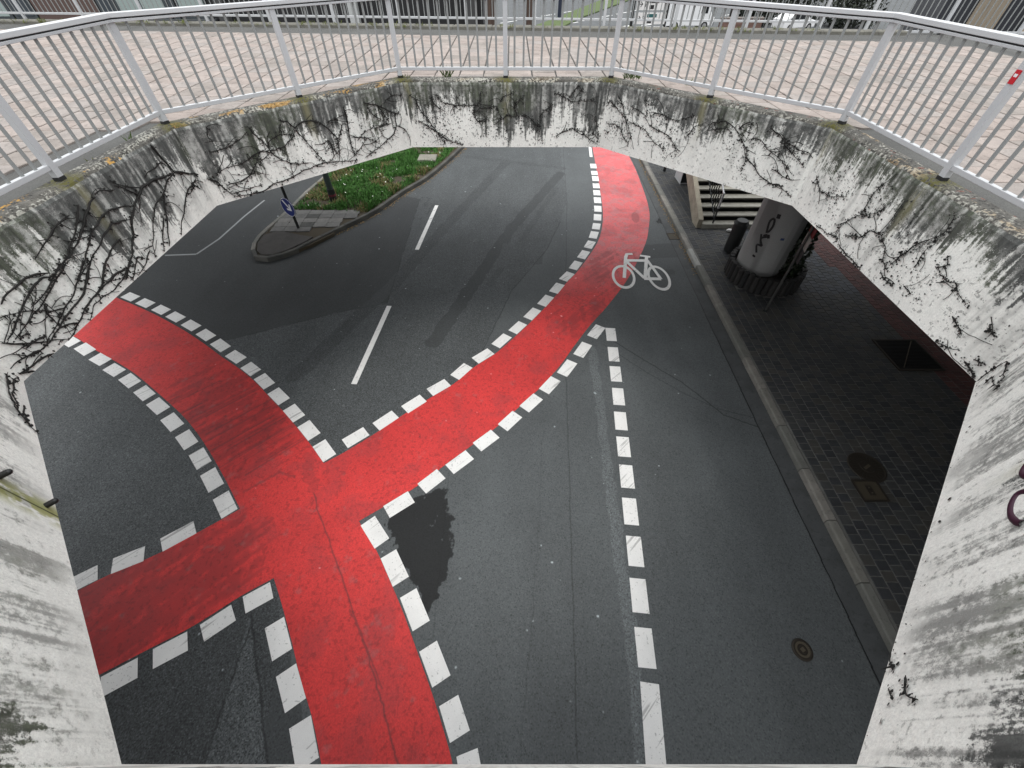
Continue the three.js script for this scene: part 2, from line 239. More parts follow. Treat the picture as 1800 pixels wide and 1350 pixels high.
M.road = new THREE.MeshStandardMaterial({ map: roadTex, roughness: 0.78, bumpMap: bumpRoad, bumpScale: 0.004 });
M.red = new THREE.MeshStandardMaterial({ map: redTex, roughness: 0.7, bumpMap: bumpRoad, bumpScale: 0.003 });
const roadUV = (x, z) => [(x - RX) / RW, (z - RZ) / RH];
const whiteTex = colourTex(1024, 1024, (x, y, o) => { // road paint with rubber streaks and grit, 4 m square
  const X = x / 256, Y = y / 256; let a = 0.74 + 0.12 * (fbm(X * 4, Y * 4, 4) - 0.5);
  const c = (X * 0.72 - Y * 0.7), q = (X * 0.7 + Y * 0.72); const st = vn(q * 26, c * 1.6) * 0.65 + vn(q * 60, c * 2.2) * 0.35; a *= 1 - 0.42 * ss(0.68, 0.8, st) * ss(0.45, 0.6, fbm(X * 0.8 + 3, Y * 0.8, 3));
  a *= 0.9 + 0.12 * hash(x, y); if (fbm(X * 40, Y * 40, 3) > 0.77) a *= 0.6;
  o[0] = a; o[1] = a * 0.99; o[2] = a * 0.96;
});
whiteTex.repeat.set(0.25, 0.25);
M.white = new THREE.MeshStandardMaterial({ map: whiteTex, roughness: 0.75, bumpMap: asphaltBump, bumpScale: 0.002 });
const farTex = colourTex(256, 256, (x, y, o) => { const a = 0.075 * (0.75 + 0.5 * fbm(x / 40, y / 40, 4)) * (0.8 + 0.4 * hash(x, y)); o[0] = a * 0.95; o[1] = a * 1.02; o[2] = a * 1.05; }); farTex.repeat.set(0.2, 0.2);
M.ground = new THREE.MeshStandardMaterial({ map: farTex, roughness: 0.85 });

// ---------- ground, road, markings ----------
structure('ground', sheet([[-220, -320], [220, -320], [220, 60], [-220, 60]], -0.03), M.ground);
const road = structure('road', sheet([[RX, RZ], [RX + RW, RZ], [RX + RW, RZ + RH], [RX, RZ + RH]], 0, roadUV), M.road);
for (const [a, b, w, n] of [[PLAN.d1[0], PLAN.d1[1], 0.13, 'lane_dash'], [PLAN.d2[0], PLAN.d2[1], 0.13, 'lane_dash'], [PLAN.longdash[0], PLAN.longdash[1], 0.25, 'lane_dash'], [PLAN.topdash[0], PLAN.topdash[1], 0.13, 'lane_dash']]) {
  const dx = b[0] - a[0], dz = b[1] - a[1]; part(road, n, paint((a[0] + b[0]) / 2, (a[1] + b[1]) / 2, Math.atan2(dz, dx), Math.hypot(dx, dz), w, 0.004), M.white);
}
M.wornWhite = mat(0.28, 0.29, 0.29, 0.85);
for (let i = 0; i < PLAN.worn.length - 1; i++) { const a = PLAN.worn[i], b = PLAN.worn[i + 1]; part(road, 'worn_line', paint((a[0] + b[0]) / 2, (a[1] + b[1]) / 2, Math.atan2(b[1] - a[1], b[0] - a[0]), Math.hypot(b[0] - a[0], b[1] - a[1]), 0.07, 0.003), M.wornWhite); }
R.forEach((p, i) => { const q = R[Math.min(i + 1, R.length - 1)], o = R[Math.max(i - 1, 0)], n = Math.hypot(q[0] - o[0], q[1] - o[1]) / (i && i < R.length - 1 ? 2 : 1); part(road, 'white_block', paint(p[0], p[1], Math.atan2(q[1] - o[1], q[0] - o[0]), Math.min(0.72 * n, 0.5), 0.25, 0.004), M.white); });
function smooth(p, n = 6) { const c = new THREE.CatmullRomCurve3(p.map((q) => new THREE.Vector3(q[0], 0, q[1])), false, 'centripetal'); return c.getPoints((p.length - 1) * n).map((v) => [v.x, v.z]); }
const S = [E1, E2, E3, E4, E5, E6, E7, E8].map((e) => smooth(e));
// the two red lanes cross: one outline runs round both
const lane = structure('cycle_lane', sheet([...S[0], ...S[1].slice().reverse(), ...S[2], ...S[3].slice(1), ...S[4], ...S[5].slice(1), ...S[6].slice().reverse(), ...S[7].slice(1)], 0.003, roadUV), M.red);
[[B1, S[0]], [B2, S[1]], [B3, S[2]], [B4, S[3]], [B5, S[4]], [B6, S[5]], [B7, S[6]], [B8, S[7]]].forEach(([b, e]) => b.forEach((p, i) => {
  let best = 1e9, a = 0; for (let k = 0; k < e.length - 1; k++) { const d = Math.hypot((e[k][0] + e[k + 1][0]) / 2 - p[0], (e[k][1] + e[k + 1][1]) / 2 - p[1]); if (d < best) { best = d; a = Math.atan2(e[k + 1][1] - e[k][1], e[k + 1][0] - e[k][0]); } }
  const q = b[i + 1] || b[i - 1], n = Math.hypot(q[0] - p[0], q[1] - p[1]);
  part(lane, 'white_block', paint(p[0], p[1], a, Math.min(0.7 * n, 0.52), 0.27, 0.005), M.white);
}));
{ // bicycle symbol, stretched along the road as painted
  const t = thing('bicycle_symbol', 'white painted bicycle symbol half on the red lane', 'road marking');
  const ring = (x, z, rx, rz, ang) => { const s = new THREE.Shape(), h = new THREE.Path(); s.absellipse(0, 0, rx, rz, 0, Math.PI * 2, false, 0); h.absellipse(0, 0, rx - 0.075, rz - 0.125, 0, Math.PI * 2, true, 0); s.holes.push(h); const g = new THREE.ExtrudeGeometry(s, { depth: 0.003, bevelEnabled: false, curveSegments: 40 }); g.rotateX(-Math.PI / 2); g.rotateY(ang); g.translate(x, 0.006, z); return g; };
  const bar = (a, b, w = 0.1, y = 0.0095) => paint((a[0] + b[0]) / 2, (a[1] + b[1]) / 2, Math.atan2(b[1] - a[1], b[0] - a[0]), Math.hypot(b[0] - a[0], b[1] - a[1]) + 0.03, w, y, 0.0032);
  part(t, 'wheel', ring(3.335, -10.48, 0.345, 0.63, -0.1), M.white); part(t, 'wheel', ring(4.375, -10.42, 0.325, 0.66, -0.02), M.white);
  part(t, 'fork', bar([3.345, -10.42], [3.61, -11.6], 0.1, 0.0125), M.white);
  part(t, 'handlebar', mergeGeometries([bar([3.6, -11.55], [3.66, -11.72], 0.1, 0.0155), bar([3.65, -11.735], [3.84, -11.745], 0.09, 0.0185)]), M.white);
  part(t, 'frame', mergeGeometries([bar([3.62, -11.37], [4.24, -11.36], 0.14, 0.0125), bar([3.58, -11.3], [3.93, -10.4], 0.1, 0.0155), bar([3.95, -10.36], [4.26, -11.56], 0.1, 0.0185), bar([3.93, -10.36], [4.4, -10.34], 0.14, 0.0155), bar([4.24, -11.36], [4.41, -10.34], 0.09, 0.0215)]), M.white);
  part(t, 'saddle', bar([4.09, -11.66], [4.37, -11.58], 0.1, 0.0125), M.white);
}

// ---------- tiles laid one by one: the 300 that show largest are parts of their own, the rest one part ----------
function layTiles(parent, name, cells, mats, thick, bevel, seen) {
  const R2 = RNG(cells.length), variants = new Map();
  const geo = (w, d, k) => { const key = w.toFixed(3) + '|' + d.toFixed(3) + '|' + k; if (!variants.has(key)) variants.set(key, slab(w, d, thick, bevel, k * 0.37, k * 0.71)); return variants.get(key); };
  for (const c of cells) { const d2 = c.x * c.x + (6.8 - c.y) ** 2 + c.z * c.z; c.size = seen(c) ? c.w * c.d * (6.8 - c.y) / Math.pow(d2, 1.5) : 0; c.k = R2() * 4 | 0; c.m = c.m ?? (R2() * mats.length | 0); c.t = [(R2() - 0.5) * 0.012, (R2() - 0.5) * 0.012, (R2() - 0.5) * 0.014]; c.dy = (R2() - 0.5) * 0.005; }
  cells.sort((a, b) => b.size - a.size);
  const rest = mats.map(() => []), one = new THREE.Matrix4(), e = new THREE.Euler();
  cells.forEach((c, i) => {
    const g = geo(c.w, c.d, c.k); e.set(c.t[0], (c.turn || 0) + c.t[1], c.t[2]);
    if (i < 300 && c.size > 0) { const o = part(parent, name, g, mats[c.m]); o.position.set(c.x, c.y + c.dy, c.z); o.rotation.copy(e); }
    else rest[c.m].push(g.clone().applyMatrix4(one.makeRotationFromEuler(e).setPosition(c.x, c.y + c.dy, c.z)));
  });
  rest.forEach((r, k) => { if (r.length) { const o = part(parent, name + 's_beyond', mergeGeometries(r), mats[k]); o.userData.kind = 'stuff'; } });
}
const stoneTex = (r, g, b, v, seed, rough = 0.3) => { const t = colourTex(384, 384, (x, y, o) => { const X = x / 384 * 6, Y = y / 384 * 6; let k = 1 + v * (fbm(X + seed, Y, 4) - 0.5) * 2; k *= 1 + rough * (hash(x + seed, y) - 0.5); if (fbm(X * 5 + seed, Y * 5, 3) > 0.7) k *= 0.8; o[0] = r * k; o[1] = g * k; o[2] = b * k; }); t.repeat.set(0.8, 0.8); return t; };
const stone = (r, g, b, v, seed, rough = 0.85) => new THREE.MeshStandardMaterial({ map: stoneTex(r, g, b, v, seed), roughness: rough, bumpMap: asphaltBump, bumpScale: 0.002 });

// ---------- kerb, gutter and footway on the right ----------
const kx = (z) => 5.35 - 0.0255 * (z + 1);
M.kerb = [stone(0.17, 0.165, 0.145, 0.25, 3), stone(0.14, 0.14, 0.125, 0.25, 11), stone(0.19, 0.18, 0.16, 0.3, 23)];
M.kerbNew = stone(0.33, 0.33, 0.31, 0.12, 5);
M.gutter = stone(0.062, 0.066, 0.067, 0.3, 41);
{
  const kerb = structure('kerb', sheet([[kx(-23.9) + 0.004, -23.9], [kx(-23.9) + 0.146, -23.9], [kx(1.4) + 0.146, 1.4], [kx(1.4) + 0.004, 1.4]], 0.006), mat(0.05, 0.05, 0.045));
  const g = new THREE.ExtrudeGeometry((() => { const s = new THREE.Shape(); s.moveTo(0, 0); s.lineTo(0, 0.1); s.quadraticCurveTo(0.004, 0.125, 0.03, 0.13); s.lineTo(0.145, 0.13); s.lineTo(0.15, 0.125); s.lineTo(0.15, 0); s.closePath(); return s; })(), { depth: 0.988, bevelEnabled: false, curveSegments: 4 });
  for (let i = 0; i < 25; i++) { const z = -23.9 + i, o = part(kerb, 'kerb_stone', g, i === 12 ? M.kerbNew : M.kerb[(i * 7) % 3]); o.position.set(kx(z), rr(-0.006, 0.004), z); o.rotation.y = -0.0255 + rr(-0.004, 0.004); }
  const gut = structure('gutter', sheet([[kx(-23.9) - 0.36, -23.9], [kx(-23.9) - 0.002, -23.9], [kx(1.4) - 0.002, 1.4], [kx(1.4) - 0.32, 1.4]], 0.004), M.gutter);
  const tar = []; for (let i = 0; i < 120; i++) { const z = -23.5 + i * 0.205; tar.push(paint(kx(z) - 0.345 + rr(-0.006, 0.006), z, Math.PI / 2, 0.215, rr(0.012, 0.022), 0.007, 0.003)); }
  part(gut, 'tar_joint', mergeGeometries(tar), mat(0.012, 0.012, 0.013, 0.6));
}
const footY = 0.125;
M.sand = new THREE.MeshStandardMaterial({ map: stoneTex(0.13, 0.128, 0.118, 0.5, 8), roughness: 0.95 });
M.brick = [stone(0.036, 0.038, 0.04, 0.35, 4, 0.75), stone(0.046, 0.047, 0.046, 0.35, 14, 0.75), stone(0.032, 0.034, 0.037, 0.35, 24, 0.75), stone(0.05, 0.048, 0.043, 0.35, 34, 0.75), stone(0.085, 0.032, 0.028, 0.3, 44, 0.8), stone(0.068, 0.028, 0.026, 0.3, 54, 0.8), stone(0.036, 0.041, 0.05, 0.3, 64, 0.7)];
const holeSees = (c) => { const t = 2.5 / (6.8 - c.y); return inOct(c.x * t, c.z * t, 4) && inFrame(c.x, c.y, c.z); };
const cutouts = [[7.3, -10.3, 1.0], [6.66, -3.93, 0.17]], covers = [[6.44, -3.45, 0.5, 0.46], [9.42, -6.98, 1.06, 1.06]];
{
  const foot = structure('footway', prism([[kx(-23.9) + 0.16, -23.9], [14, -23.9], [14, 1.4], [kx(1.4) + 0.16, 1.4]], 0.01, footY - 0.008), M.sand);
  const cells = []; const rw = 0.2, rl = 0.165, rb = RNG(12);
  for (let ix = 0; ix < 31; ix++) for (let iz = 0; iz < 150; iz++) {
    const zc = -23.2 + iz * rl + (ix % 2) * rl / 2, xc = kx(-10) + 0.3 + ix * rw - 0.0255 * (zc + 10) ;
    if (zc > 0.6 || cutouts.some(([a, b, r]) => Math.hypot(xc - a, zc - b) < r) || covers.some(([a, b, w, d]) => Math.abs(xc - a) < w / 2 - 0.08 && Math.abs(zc - b) < d / 2 - 0.06)) continue;
    const red = xc > 9.7 && xc < 10.75; const m = red ? (rb() < 0.6 ? 4 : 5) : zc < -9.45 && xc > 7.8 ? (rb() < 0.7 ? 6 : 0) : rb() * 4 | 0;
    cells.push({ x: xc, y: footY, z: zc, w: rw - 0.014, d: rl - 0.013, turn: -0.0255, m });
  }
  layTiles(foot, 'paving_brick', cells, M.brick, 0.05, 0.006, holeSees);
}
// covers in the ground
M.iron = new THREE.MeshStandardMaterial({ color: lin(0.045, 0.038, 0.03), roughness: 0.6, metalness: 0.6 });
M.ironLight = new THREE.MeshStandardMaterial({ color: lin(0.1, 0.085, 0.06), roughness: 0.6, metalness: 0.4 });
function manhole(x, y, z, r, label, light) {
  const t = thing('manhole_cover', label, 'manhole cover', null, [x, y, z]);
  part(t, 'frame', new THREE.TorusGeometry(r, 0.028, 6, 40).rotateX(Math.PI / 2).scale(1, 0.5, 1), M.iron);
  part(t, 'lid', cyl(r - 0.01, r - 0.014, 0.01, 0, -0.004, 0, 40), M.iron);
  const ribs = []; for (let k = 0; k < 24; k++) { const a = k / 24 * Math.PI * 2; ribs.push(box(0.02, 0.006, r * 0.28, Math.sin(a) * r * 0.76, 0.009, Math.cos(a) * r * 0.76, a)); } part(t, 'rib', mergeGeometries(ribs), light ? M.ironLight : M.iron).userData.kind = 'stuff';
  part(t, 'badge', cyl(r * 0.42, r * 0.4, 0.012, 0, 0.001, 0, 24), M.iron); part(t, 'lifting_slot', box(r * 0.5, 0.006, 0.05, 0, 0.014, 0, 0.5), M.ironLight);
}
manhole(4.13, 0.004, -1.05, 0.115, 'small round iron cover set in the asphalt lane', true);
manhole(6.66, footY + 0.008, -3.93, 0.3, 'round iron manhole cover in the dark brick footway');
{ const t = thing('access_cover', 'rusty square hydrant cover in the dark brick footway', 'access cover', null, [6.44, footY + 0.014, -3.45]);
  part(t, 'frame', mergeGeometries([box(0.46, 0.02, 0.03, 0, -0.005, -0.2), box(0.46, 0.02, 0.03, 0, -0.005, 0.2), box(0.03, 0.02, 0.37, -0.215, -0.005, 0), box(0.03, 0.02, 0.37, 0.215, -0.005, 0)]), M.iron);
  part(t, 'lid', box(0.39, 0.014, 0.36, 0, -0.008, 0), mat(0.05, 0.04, 0.024, 0.8)); part(t, 'lifting_slot', box(0.1, 0.006, 0.19, 0, 0.002, 0), M.iron); part(t, 'bolt', cyl(0.014, 0.014, 0.008, 0, 0.005, -0.05, 8), M.ironLight); part(t, 'bolt', cyl(0.014, 0.014, 0.008, 0, 0.005, 0.05, 8), M.ironLight); }
{ const slatIron = new THREE.MeshStandardMaterial({ color: lin(0.022, 0.022, 0.022), roughness: 0.55, metalness: 0.4 }), t = thing('floor_grating', 'wide dark steel grating sunk in the footway', 'grating', null, [9.42, footY + 0.024, -6.98]); part(t, 'pit_shade_plate', box(1.0, 0.01, 1.0, 0, -0.026, 0), mat(0.008, 0.008, 0.008));  // black plate stands in for the shade below the slats
  part(t, 'frame', mergeGeometries([box(1.06, 0.03, 0.04, 0, -0.012, -0.51), box(1.06, 0.03, 0.04, 0, -0.012, 0.51), box(0.04, 0.03, 0.98, -0.51, -0.012, 0), box(0.04, 0.03, 0.98, 0.51, -0.012, 0)]), M.iron);
  for (let k = 0; k < 20; k++) part(t, 'slat', box(0.98, 0.028, 0.016, 0, -0.011, -0.465 + k * 0.049), slatIron); part(t, 'strut', box(0.018, 0.006, 1.2, 0, 0.007, 0, -0.7), M.ironLight); }
{ const t = thing('drain_grate', 'slotted gutter drain beside the kerb near the staircase', 'drain', null, [kx(-12.9) - 0.2, 0.006, -12.9]);
  part(t, 'frame', mergeGeometries([box(0.34, 0.012, 0.03, 0, 0.004, -0.2), box(0.34, 0.012, 0.03, 0, 0.004, 0.2), box(0.03, 0.012, 0.37, -0.155, 0.004, 0), box(0.03, 0.012, 0.37, 0.155, 0.004, 0)]), M.iron);
  for (let k = 0; k < 6; k++) part(t, 'slat', box(0.27, 0.01, 0.03, 0, 0.003, -0.15 + k * 0.06), M.ironLight); }

// ---------- traffic island on the left ----------
M.soil = mat(0.05, 0.04, 0.025, 1);
M.nose = stone(0.05, 0.046, 0.042, 0.25, 71);
{
  const pts = PLAN.island, left = [[-7.77, -18.49], [-7.5, -21.5], [-2.0, -23.5]];
  const outline = smooth([[-8.49, -12.85], ...pts.slice(1)], 3), all = [...outline, [-2.0, -23.2], [-7.45, -23.2], [-7.77, -18.5], [-8.11, -16.2], [-8.25, -14.53]];
  const isl = structure('traffic_island', prism(all.map(([x, z]) => [x + (x < -6 ? 0.1 : -0.1), z + (z > -12 ? -0.12 : 0)]), 0.005, 0.1), M.soil);
  const edge = new THREE.CatmullRomCurve3([[-7.45, -23.2], [-7.77, -18.49], [-8.11, -16.19], [-8.25, -14.53], ...pts, [-2.0, -23.2]].map((p) => new THREE.Vector3(p[0], 0, p[1])), false, 'centripetal');
  const L = edge.getLength(), n = Math.round(L / 0.48), dark = [stone(0.055, 0.055, 0.05, 0.3, 91), stone(0.07, 0.068, 0.06, 0.3, 95)];
  for (let i = 0; i < n; i++) { const a = edge.getPointAt(i / n), b = edge.getPointAt((i + 1) / n), d = b.clone().sub(a), l = d.length(), o = part(isl, 'kerb_stone', slab(l + 0.004, 0.13, 0.14, 0.015), a.x < -7.7 && a.z < -12.2 ? M.kerb[i % 3] : dark[i % 2]); const nx = -d.z / l, nz = d.x / l; o.position.set((a.x + b.x) / 2 - nx * 0.065, 0.145 + rr(-0.003, 0.003), (a.z + b.z) / 2 - nz * 0.065); o.rotation.y = -Math.atan2(d.z, d.x); }
  part(isl, 'asphalt_nose', prism([[-8.3, -12.75], [-8.27, -12.2], [-8.1, -11.75], [-7.85, -11.5], [-7.5, -11.48], [-7.15, -11.75], [-6.75, -12.3], [-6.62, -12.62], [-7.1, -12.75], [-7.6, -12.95], [-7.95, -13.0]], 0.1, 0.15, [], 0.02), M.nose);
  const pale = [stone(0.13, 0.128, 0.12, 0.25, 101), stone(0.105, 0.103, 0.098, 0.25, 105), stone(0.15, 0.145, 0.135, 0.25, 109)];
  for (let ix = 0; ix < 6; ix++) for (let iz = 0; iz < 6; iz++) { const x = -8.0 + ix * 0.45, z = -14.45 + iz * 0.32; const lim = -12.95 - Math.max(0, (x + 7.2)) * 0.35; if (z + 0.15 > lim || x + 0.22 > -5.55 - (z + 14) * 0.75) continue; const o = part(isl, 'paving_slab', slab(0.44, 0.31, 0.05, 0.006, ix, iz), (ix === 2 && iz % 2) ? dark[0] : pale[(ix * 3 + iz) % 3]); o.position.set(x, 0.135 + rr(-0.003, 0.003), z); o.rotation.y = 0.08; }
  // grass behind the slabs
  const inside = (x, z) => { if (z > -14.72 + (x + 8) * 0.1 || z < -23.1) return false; const lx = -8.12 + (-14.5 - z) * 0.085, r = [[-14.5, -5.1], [-16.2, -4.4], [-17.5, -3.7], [-19.5, -3.0], [-21.5, -2.45], [-23.2, -2.1]]; let k = 0; while (k < r.length - 2 && r[k + 1][0] > z) k++; const rx = r[k][1] + (r[k + 1][1] - r[k][1]) * (z - r[k][0]) / (r[k + 1][0] - r[k][0]); return x > lx + 0.1 && x < rx - 0.12; };
  const bl = soup([-0.012, 0, 0, 0.012, 0, 0, -0.004, 0.6, 0.1, 0.012, 0, 0, 0.007, 0.62, 0.12, -0.004, 0.6, 0.1, -0.004, 0.6, 0.1, 0.007, 0.62, 0.12, 0.004, 1, 0.42], new Array(18).fill(0));
  const spots = []; const rg = RNG(404); let guard = 0; while (spots.length < 26000 && guard++ < 200000) { const x = -8.3 + rg() * 6.3, z = -23.2 + rg() * 8.8; if (inside(x, z) && fbm(x * 1.7, z * 1.7, 3) + rg() * 0.25 > 0.46) spots.push([x, z]); }
  const gm = new THREE.MeshStandardMaterial({ color: 0xffffff, roughness: 0.8, side: THREE.DoubleSide }); const inst = new THREE.InstancedMesh(bl, gm, spots.length), o = new THREE.Object3D(), col = new THREE.Color();
  spots.forEach(([x, z], i) => { const tall = 0.05 + 0.16 * Math.pow(fbm(x * 2.2, z * 2.2, 3), 2) * 2; o.position.set(x, 0.1, z); o.rotation.set((rg() - 0.5) * 0.9, rg() * 6.28, (rg() - 0.5) * 0.9); o.scale.set(0.8 + rg() * 1.3, tall * (0.5 + rg()), 0.12 + rg() * 0.1); o.updateMatrix(); inst.setMatrixAt(i, o.matrix); const dry = fbm(x * 1.1 + 9, z * 1.1, 3) > 0.58 && rg() < 0.7; const k = 0.6 + rg() * 0.8; dry ? col.setRGB(0.2 * k, 0.17 * k, 0.07 * k) : col.setRGB(0.05 * k, 0.15 * k, 0.022 * k); inst.setColorAt(i, col); });
  inst.name = 'grass'; inst.userData = { kind: 'stuff', label: 'rough green grass on the traffic island', category: 'grass' }; shade(inst); scene.add(inst);
  const fl = []; for (let k = 0; k < 200; k++) { const [x, z] = spots[(k * 97) % spots.length]; if (fbm(x * 1.3, z * 1.3, 2) < 0.42) continue; const g = new THREE.CircleGeometry(rr(0.014, 0.032), 6); g.rotateX(-1.2); g.rotateY(rr(0, 6)); g.translate(x, rr(0.17, 0.24), z); fl.push(g); }
  const f = part(scene, 'daisies', mergeGeometries(fl), new THREE.MeshStandardMaterial({ color: lin(0.75, 0.75, 0.68), roughness: 0.8, side: THREE.DoubleSide })); f.userData = { kind: 'stuff', label: 'small white flowers scattered through the island grass', category: 'flowers' };
  const cs = thing('concrete_block', 'flat square concrete slab lying in the island grass', 'slab', null, [-3.78, 0.1, -19.6]); part(cs, 'block', slab(0.8, 0.7, 0.12, 0.02), stone(0.2, 0.19, 0.16, 0.3, 131)).position.y = 0.14;
  const ds = thing('dry_stems', 'bunch of dead upright stems in the island grass', 'plant', null, [-5.9, 0.08, -19.4]); for (let k = 0; k < 9; k++) { const g = cyl(0.012, 0.005, rr(0.4, 0.75), 0, 0, 0, 5); g.rotateZ(rr(-0.3, 0.3)); g.rotateX(rr(-0.3, 0.3)); g.translate(rr(-0.3, 0.3), 0, rr(-0.3, 0.3)); part(ds, 'stem', g, mat(0.06, 0.045, 0.03)); }
}
M.blackMetal = new THREE.MeshStandardMaterial({ color: lin(0.022, 0.024, 0.024), roughness: 0.5, metalness: 0.4 });
{ // keep-right sign
  const t = thing('keep_right_sign', 'blue round sign with white diagonal arrow on the traffic island', 'road sign', null, [-7.32, 0.13, -13.25]);
  part(t, 'post', cyl(0.045, 0.045, 3.2), M.blackMetal);
  const disc = part(t, 'disc', cyl(0.3, 0.3, 0.02, 0, -0.01, 0, 40).rotateX(Math.PI / 2), mat(0.012, 0.025, 0.16, 0.4)); disc.position.set(-0.03, 0.74, 0.062); disc.rotation.y = -0.5;
  const rim = part(disc, 'rim', new THREE.TorusGeometry(0.292, 0.008, 6, 40).translate(0, 0, 0.012), mat(0.6, 0.6, 0.6, 0.5));
  const arrow = new THREE.Shape([[-0.17, 0.19], [-0.13, 0.23], [0.09, 0.0], [0.09, 0.12], [0.15, 0.12], [0.15, -0.1], [-0.07, -0.1], [-0.07, -0.04], [0.05, -0.04]].map((p) => new THREE.Vector2(...p)));
  part(disc, 'arrow', new THREE.ExtrudeGeometry(arrow, { depth: 0.003, bevelEnabled: false }).translate(0, 0, 0.0115), mat(0.75, 0.75, 0.75, 0.5)); part(t, 'clamp', box(0.12, 0.05, 0.11, -0.02, 0.72, 0.0), M.blackMetal);
  const l = thing('lamp_post', 'thick dark green steel mast rising from the island grass', 'mast', null, [-6.78, 0.08, -15.48]);
  part(l, 'shaft', cyl(0.11, 0.085, 7, 0, 0, 0, 16), new THREE.MeshStandardMaterial({ color: lin(0.03, 0.045, 0.04), roughness: 0.5 })); part(l, 'base_sleeve', cyl(0.135, 0.13, 0.45, 0, 0, 0, 16), M.blackMetal); part(l, 'band', cyl(0.14, 0.14, 0.07, 0, 0.2, 0, 16), mat(0.12, 0.02, 0.03)); part(l, 'arm', new THREE.TubeGeometry(new THREE.CatmullRomCurve3([[0, 6.9, 0], [0.2, 7.25, 0], [1.2, 7.45, 0]].map((p) => new THREE.Vector3(...p))), 12, 0.045, 8), M.blackMetal); part(l, 'lamp_head', box(0.6, 0.1, 0.22, 1.45, 7.45, 0), M.blackMetal);
}

{ const rl = RNG(321), g = []; for (let k = 0; k < 900; k++) { const z = -21.5 + rl() * 11, side = rl(); let x, zz = z; if (side < 0.5) x = kx(z) - 0.02 - rl() * rl() * 0.16; else { const e = [[-13.2, -5.9], [-14.5, -5.0], [-16.2, -4.28], [-17.5, -3.57], [-19.5, -2.88], [-21.5, -2.3]]; let i = 0; while (i < 4 && e[i + 1][0] > z) i++; if (z > -13) continue; x = e[i][1] + (e[i + 1][1] - e[i][1]) * (z - e[i][0]) / (e[i + 1][0] - e[i][0]) + 0.04 + rl() * rl() * 0.22; }
    const w = 0.012 + rl() * 0.02, q = soup([-w, 0, 0, 0, 0, w * 0.7, w, 0, 0, -w, 0, 0, w, 0, 0, 0, 0, -w * 0.7], new Array(12).fill(0)); q.rotateX((rl() - 0.5) * 0.7); q.rotateY(rl() * 6.28); q.translate(x, 0.016, zz); g.push(q); }
  const o = part(scene, 'leaf_litter', mergeGeometries(g), new THREE.MeshStandardMaterial({ color: lin(0.24, 0.16, 0.07), roughness: 0.9, side: THREE.DoubleSide })); o.userData = { kind: 'stuff', label: 'dry brown leaf litter along the kerbs', category: 'leaf litter' }; }

